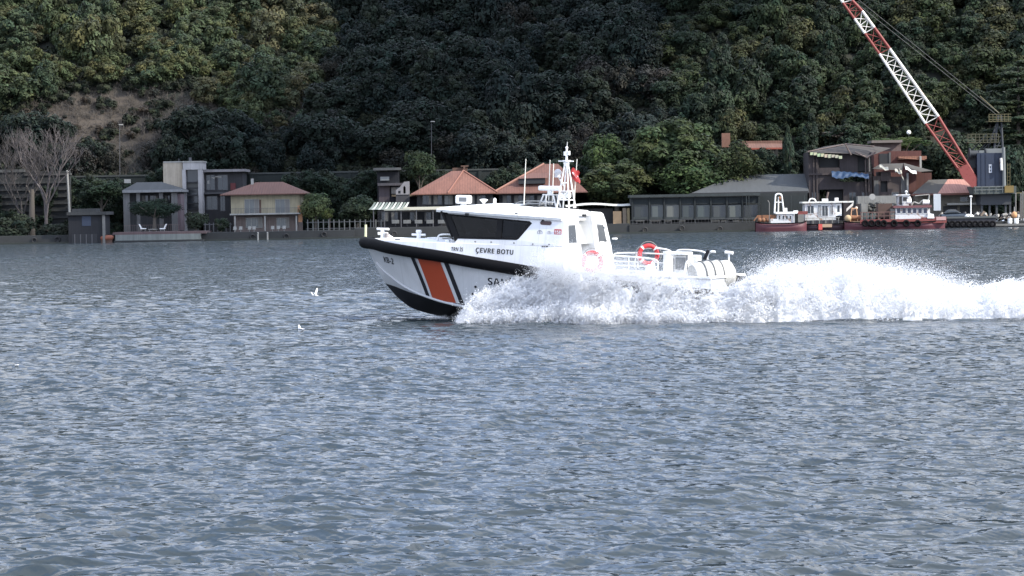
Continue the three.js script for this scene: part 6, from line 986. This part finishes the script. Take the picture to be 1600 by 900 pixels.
// ---------------------------------------------------------------- work boats moored at the right
const MAROON = mat(0.085, 0.022, 0.030, 0.6, { map: rusty }), DECKRED = mat(0.16, 0.035, 0.03, 0.65, { map: rusty }), BW = mat(0.52, 0.53, 0.54, 0.5, { map: rusty }), RUST = mat(0.22, 0.10, 0.05, 0.85, { map: grime });
function bargeHull(t, px0, px1, pyDeck, pyWater, Z, wide, m, rise = 0.4, name = 'hull') {
  const a = at(px0, pyDeck, Z), b = at(px1, pyDeck, Z), d = a.y, L = b.x - a.x;
  part(t, name, surface(28, 8, (s, u) => { const x = a.x + L * s, end = Math.pow(Math.abs(2 * s - 1), 5), hw = wide / 2 * (1 - 0.7 * Math.pow(Math.abs(2 * s - 1), 6)), top = d + rise * end, v = u; if (v < 0.45) { const k = v / 0.45; return [x, lerp(-0.6, top, k), -Z - wide / 2 + hw * (0.75 + 0.25 * k)]; } const k = (v - 0.45) / 0.55; return k < 0.5 ? [x, top, -Z - wide / 2 + hw * (1 - 4 * k)] : [x, lerp(top, -0.6, (k - 0.5) * 2), -Z - wide / 2 - hw]; }), m);
  part(t, 'rubbing_strake', tube(Array.from({ length: 15 }, (_, i) => { const s = i / 14; return [a.x + L * s, d - 0.08 + rise * Math.pow(Math.abs(2 * s - 1), 5), -Z - wide / 2 + wide / 2 * (1 - 0.7 * Math.pow(Math.abs(2 * s - 1), 6)) + 0.04]; }), 0.09, 60, 6), RUBBER);
}
{ // small work boat with white wheelhouse and lattice post
  const Z = 371, t = thing('work_boat', 'small dark red work boat with white wheelhouse and white lifting frame', 'boat', [at(1222, 360, Z).x, 0, -Z]);
  bargeHull(t, 1182, 1262, 349, 361, Z, 3.6, MAROON, 0.3);
  part(t, 'wheelhouse', pbox(1214, 1240, 334, 350, Z + 0.6, 2.2), BW); part(t, 'wheelhouse_roof', pbox(1212, 1246, 331, 334, Z + 0.4, 2.6), MT.white);
  for (const x of [1216, 1222, 1227.5, 1233]) windowAt(t, x, x + 4, 336.5, 343, Z + 0.58, { bars: 1, f: 0.05, frame: BW, bare: 1 });
  const f = part(t, 'lifting_frame', [bar(at(1210, 333, Z + 1), at(1211.5, 306, Z + 1), 0.13, 0.11), bar(at(1225, 333, Z + 1), at(1221.5, 306, Z + 1), 0.13, 0.11), bar(at(1216, 333, Z + 1), at(1216.5, 308, Z + 1), 0.1), tube([at(1211.5, 306, Z + 1), at(1213.5, 303.5, Z + 1), at(1219.5, 303.5, Z + 1), at(1221.5, 306, Z + 1)], 0.14, 16, 6), bar(at(1211, 316, Z + 1), at(1223, 316, Z + 1), 0.07)], MT.white); part(f, 'winch_drum', bar(at(1217, 310, Z + 1.1), at(1220, 310, Z + 1.1), 0.3, 0.3, 12), RUST);
  part(t, 'boarding_post', [bar(at(1202, 349, Z + 0.5), at(1202, 317, Z + 0.5), 0.07), bar(at(1202, 317, Z + 0.5), at(1199.5, 313, Z + 0.5), 0.07)], MT.concrete);
  part(t, 'deck_cargo', [pbox(1184, 1212, 336, 341, Z + 1, 1.2), bar(at(1178, 345, Z + 0.8), at(1184, 337, Z + 0.8), 0.1), ...[1187, 1193, 1200, 1206].map((x) => ball(at(x, 344, Z + 0.8).x, at(x, 344, Z).y, -Z - 0.8, 0.34, 8, 6))], RUST);
  part(t, 'bow_coaming', [pbox(1204, 1216, 342, 350, Z + 0.5, 2)], BW); part(t, 'roof_fitting', [pbox(1224, 1230, 325, 331, Z + 1, 0.5), pbox(1240, 1247, 329, 332, Z + 0.8, 0.5)], MT.white);
  part(t, 'awning_post', [pbox(1240.5, 1241.5, 334, 350, Z + 0.4, 0.1)], BW); part(t, 'red_housing', [pbox(1247, 1262, 330, 335, Z + 0.8, 1.4)], DECKRED); part(t, 'locker', [pbox(1247, 1256, 335, 350, Z + 0.6, 1.4)], MT.concrete);
}
{ // white deckhouse barge
  const Z = 373, t = thing('deckhouse_barge', 'barge with a long white deckhouse and dark windows, between the two red boats', 'barge', [at(1294, 360, Z).x, 0, -Z]);
  bargeHull(t, 1252, 1330, 350, 361, Z, 4.5, mat(0.045, 0.02, 0.028, 0.6, { map: rusty }), 0.1);
  part(t, 'deckhouse', pbox(1258, 1306, 317, 344, Z + 0.5, 3.4), BW); part(t, 'house_roof', pbox(1254, 1334, 314.5, 317, Z + 0.1, 4.2), mat(0.60, 0.60, 0.56, 0.6, { map: rusty }));
  for (const [a, b, c, d] of [[1261, 1272, 321, 334], [1278, 1283, 320, 338], [1284, 1294, 321, 338], [1297, 1302, 321, 336]]) windowAt(t, a, b, c, d, Z + 0.48, { bars: 2, f: 0.06, frame: BW });
  part(t, 'end_wall', pbox(1306, 1315, 318, 337, Z + 0.6, 3.2), MT.white); part(t, 'end_window', pbox(1308.5, 1312, 321, 331, Z + 0.55, 0.08), MT.glass);
  part(t, 'roof_gear', [tube([at(1264, 315, Z + 1), at(1266, 311, Z + 1), at(1272, 311, Z + 1), at(1275, 315, Z + 1)], 0.1, 16, 6), pbox(1285, 1294, 310.5, 314.5, Z + 1, 0.8), pbox(1305, 1310, 309, 314.5, Z + 1, 0.8)], MT.white); part(t, 'white_sheet', surface(4, 2, (s, u) => { const p = at(lerp(1322, 1333, s), lerp(326, 316, s) + u * 5, Z); return [p.x, p.y, -Z + 0.4 - 0.3 * u]; }), MT.white); part(t, 'deck_band', pbox(1256, 1312, 344, 350, Z + 0.3, 4), DK2());
  part(t, 'red_deck_box', [pbox(1279, 1285, 350, 359, Z - 0.3, 1)], mat(0.42, 0.06, 0.05, 0.6)); part(t, 'tan_deck_box', pbox(1285, 1300, 350, 355, Z - 0.3, 1), mat(0.32, 0.22, 0.15, 0.8));
  part(t, 'life_rails', [pbox(1258, 1312, 340, 341, Z + 0.1, 0.06), ...[1260, 1270, 1280, 1290, 1300, 1310].map((x) => pbox(x, x + 0.8, 340, 350, Z + 0.1, 0.06))], MT.offWhite);
}
function DK2() { return mat(0.03, 0.03, 0.035, 0.7); }
{ // rusty deck machinery between the boats
  const Z = 372, t = thing('deck_winch', 'orange brown deck machinery on the stern left of the red tug', 'winch', [at(1335, 350, Z).x, 1, -Z]);
  part(t, 'winch_body', [pbox(1326, 1343, 338, 352, Z, 1.6), bar(at(1324, 340, Z), at(1345, 340, Z), 0.35, 0.35, 12)], RUST); part(t, 'winch_frame', [bar(at(1328, 352, Z - 0.2), at(1331, 324, Z - 0.2), 0.08), bar(at(1341, 352, Z - 0.2), at(1338, 324, Z - 0.2), 0.08), bar(at(1331, 326, Z - 0.2), at(1338, 326, Z - 0.2), 0.08)], mat(0.45, 0.25, 0.14, 0.8)); part(t, 'tan_drum', [ball(at(1325, 341, Z - 0.3).x, at(1325, 341, Z).y, -Z + 0.3, 0.5, 12, 8), pbox(1330, 1346, 346, 348, Z - 0.4, 0.4)], mat(0.36, 0.26, 0.15, 0.8)); part(t, 'warning_lamp', [ball(at(1333, 327, Z).x, at(1333, 327, Z).y, -Z, 0.18, 8, 6), ball(at(1338, 325, Z).x, at(1338, 325, Z).y, -Z, 0.22, 8, 6)], mat(0.62, 0.5, 0.42, 0.6));
}
{ // red tug
  const Z = 370, t = thing('harbour_tug', 'maroon tug with white wheelhouse, row of windows and tyre fenders', 'tug', [at(1405, 358, Z).x, 0, -Z]);
  bargeHull(t, 1322, 1480, 348, 360, Z, 5, MAROON, 0.25);
  part(t, 'bulwark', [pbox(1344, 1440, 342.5, 348.5, Z + 0.1, 0.25)], DECKRED); part(t, 'bow_plate', [pbox(1440, 1479, 339.5, 348.5, Z + 0.3, 3.6)], DECKRED); part(t, 'pale_bow_patch', pbox(1463, 1478, 338.5, 344, Z + 0.22, 0.1), mat(0.36, 0.22, 0.21, 0.7));
  for (const x of [1352, 1362, 1372, 1381, 1397, 1416, 1434]) part(t, 'tyre_fender', new THREE.TorusGeometry(0.36, 0.16, 8, 18).translate(...at(x, 349, Z - 0.35).toArray()), RUBBER);
  part(t, 'wheelhouse', [pbox(1399, 1455, 334, 343, Z + 0.5, 3.6), pbox(1399, 1403, 324, 334, Z + 0.5, 3.6), pbox(1403, 1453, 325, 334, Z + 0.9, 3.2)], BW); part(t, 'stair_housing', pbox(1392, 1399, 326, 343, Z + 0.6, 2.4), MT.concrete);
  for (let k = 0; k < 6; k++) { const x = 1400.5 + k * 8.3; windowAt(t, x, x + 7.4, 324.5, 334, Z + 0.48, { bars: 1, f: 0.08, frame: BW, glass: mat(0.012, 0.016, 0.035, 0.12), bare: 1 }); }
  part(t, 'wheelhouse_roof', pbox(1396, 1456, 321, 324.5, Z + 0.2, 4.2), mat(0.12, 0.045, 0.05, 0.7)); part(t, 'bow_cover', poly([[1449, 341], [1460, 341], [1459, 334.5], [1450, 333]].flatMap(([x, y]) => [at(x, y, Z + 0.2), at(x, y, Z + 2.5)].map((p) => [p.x, p.y, p.z])), [[0, 2, 4, 6], [1, 7, 5, 3], [0, 1, 3, 2], [2, 3, 5, 4], [4, 5, 7, 6], [6, 7, 1, 0]]), MT.white);
  const u = part(t, 'upper_bridge', [pbox(1404, 1420, 305, 322, Z + 1.6, 2), pbox(1400, 1422, 303.5, 305.5, Z + 1.4, 2.6)], BW); part(u, 'bridge_window', [pbox(1405, 1409.5, 307, 320, Z + 1.55, 0.1), pbox(1411, 1418, 308, 314, Z + 1.55, 0.1)], MT.dark);
  part(t, 'raft_canister', [bar(at(1417, 315, Z + 0.7), at(1424, 315, Z + 0.7), 0.36, 0.36, 12), bar(at(1442, 316, Z + 0.7), at(1452, 316, Z + 0.7), 0.34, 0.34, 12)], MT.white); part(t, 'mast', [bar(at(1416, 304, Z + 1.5), at(1416, 299, Z + 1.5), 0.1), ball(at(1416, 299.5, Z + 1.5).x, at(1416, 299.5, Z).y, -Z - 1.5, 0.2, 10, 8), bar(at(1424, 321, Z + 1), at(1423, 310, Z + 1), 0.09), ball(at(1423, 309.5, Z).x, at(1423, 309.5, Z).y, -Z - 1, 0.22, 10, 8)], MT.white);
  part(t, 'boat_davit', [tube([at(1424, 321, Z + 0.8), at(1428, 316, Z + 0.8), at(1436, 318, Z + 0.8), at(1442, 313, Z + 0.8), at(1450, 313, Z + 0.8), at(1452, 304, Z + 0.8)], 0.12, 30, 6), bar(at(1430, 306, Z + 1), at(1452, 304, Z + 1), 0.08)], MT.offWhite);
  part(t, 'deck_rail', [pbox(1344, 1399, 331, 332, Z + 0.4, 0.06), pbox(1344, 1399, 337, 337.8, Z + 0.4, 0.06), ...[1345, 1354, 1363, 1372, 1381, 1390].map((x) => pbox(x, x + 0.8, 331, 343, Z + 0.4, 0.06))], mat(0.13, 0.07, 0.06, 0.7)); part(t, 'brown_casing', [pbox(1372, 1394, 318, 340, Z + 1.6, 2)], mat(0.075, 0.045, 0.035, 0.85, { map: grime })); part(t, 'deck_locker', [pbox(1350, 1358, 331, 343, Z + 1, 1), pbox(1360, 1368, 334, 343, Z + 1, 1)], mat(0.05, 0.065, 0.065, 0.7));
  const B = 376, k = thing('rubble_bank', 'grey rubble bank and pale tank behind the tug', 'rubble', [at(1370, 345, B).x, 1, -B]); part(k, 'tank', [pbox(1346, 1356, 318, 345, B, 1.6), pbox(1340, 1400, 306, 318, B + 6, 2)], wallMat(0.20, 0.20, 0.19)); part(k, 'round_lid', new THREE.CylinderGeometry(0.45, 0.45, 0.2, 16).rotateX(Math.PI / 2).translate(...at(1363, 307.5, B).toArray()), mat(0.26, 0.26, 0.25, 0.8));
  const r = rng(55), heap = []; for (let i = 0; i < 60; i++) { const p = at(1352 + 50 * r(), 318 + 24 * r(), B + 1 + 2 * r()), s = 0.2 + 0.4 * r(); heap.push(new THREE.DodecahedronGeometry(s, 0).scale(1, 0.7, 1).translate(p.x, p.y, p.z)); } part(k, 'rubble', heap, wallMat(0.075, 0.075, 0.07), null, 'stuff');
}
// ---------------------------------------------------------------- render
const renderer = new THREE.WebGLRenderer({ antialias: true });
renderer.setSize(1024, 576);
renderer.toneMapping = THREE.LinearToneMapping;
renderer.toneMappingExposure = EXPOSURE;
renderer.shadowMap.enabled = true;
renderer.render(scene, camera);
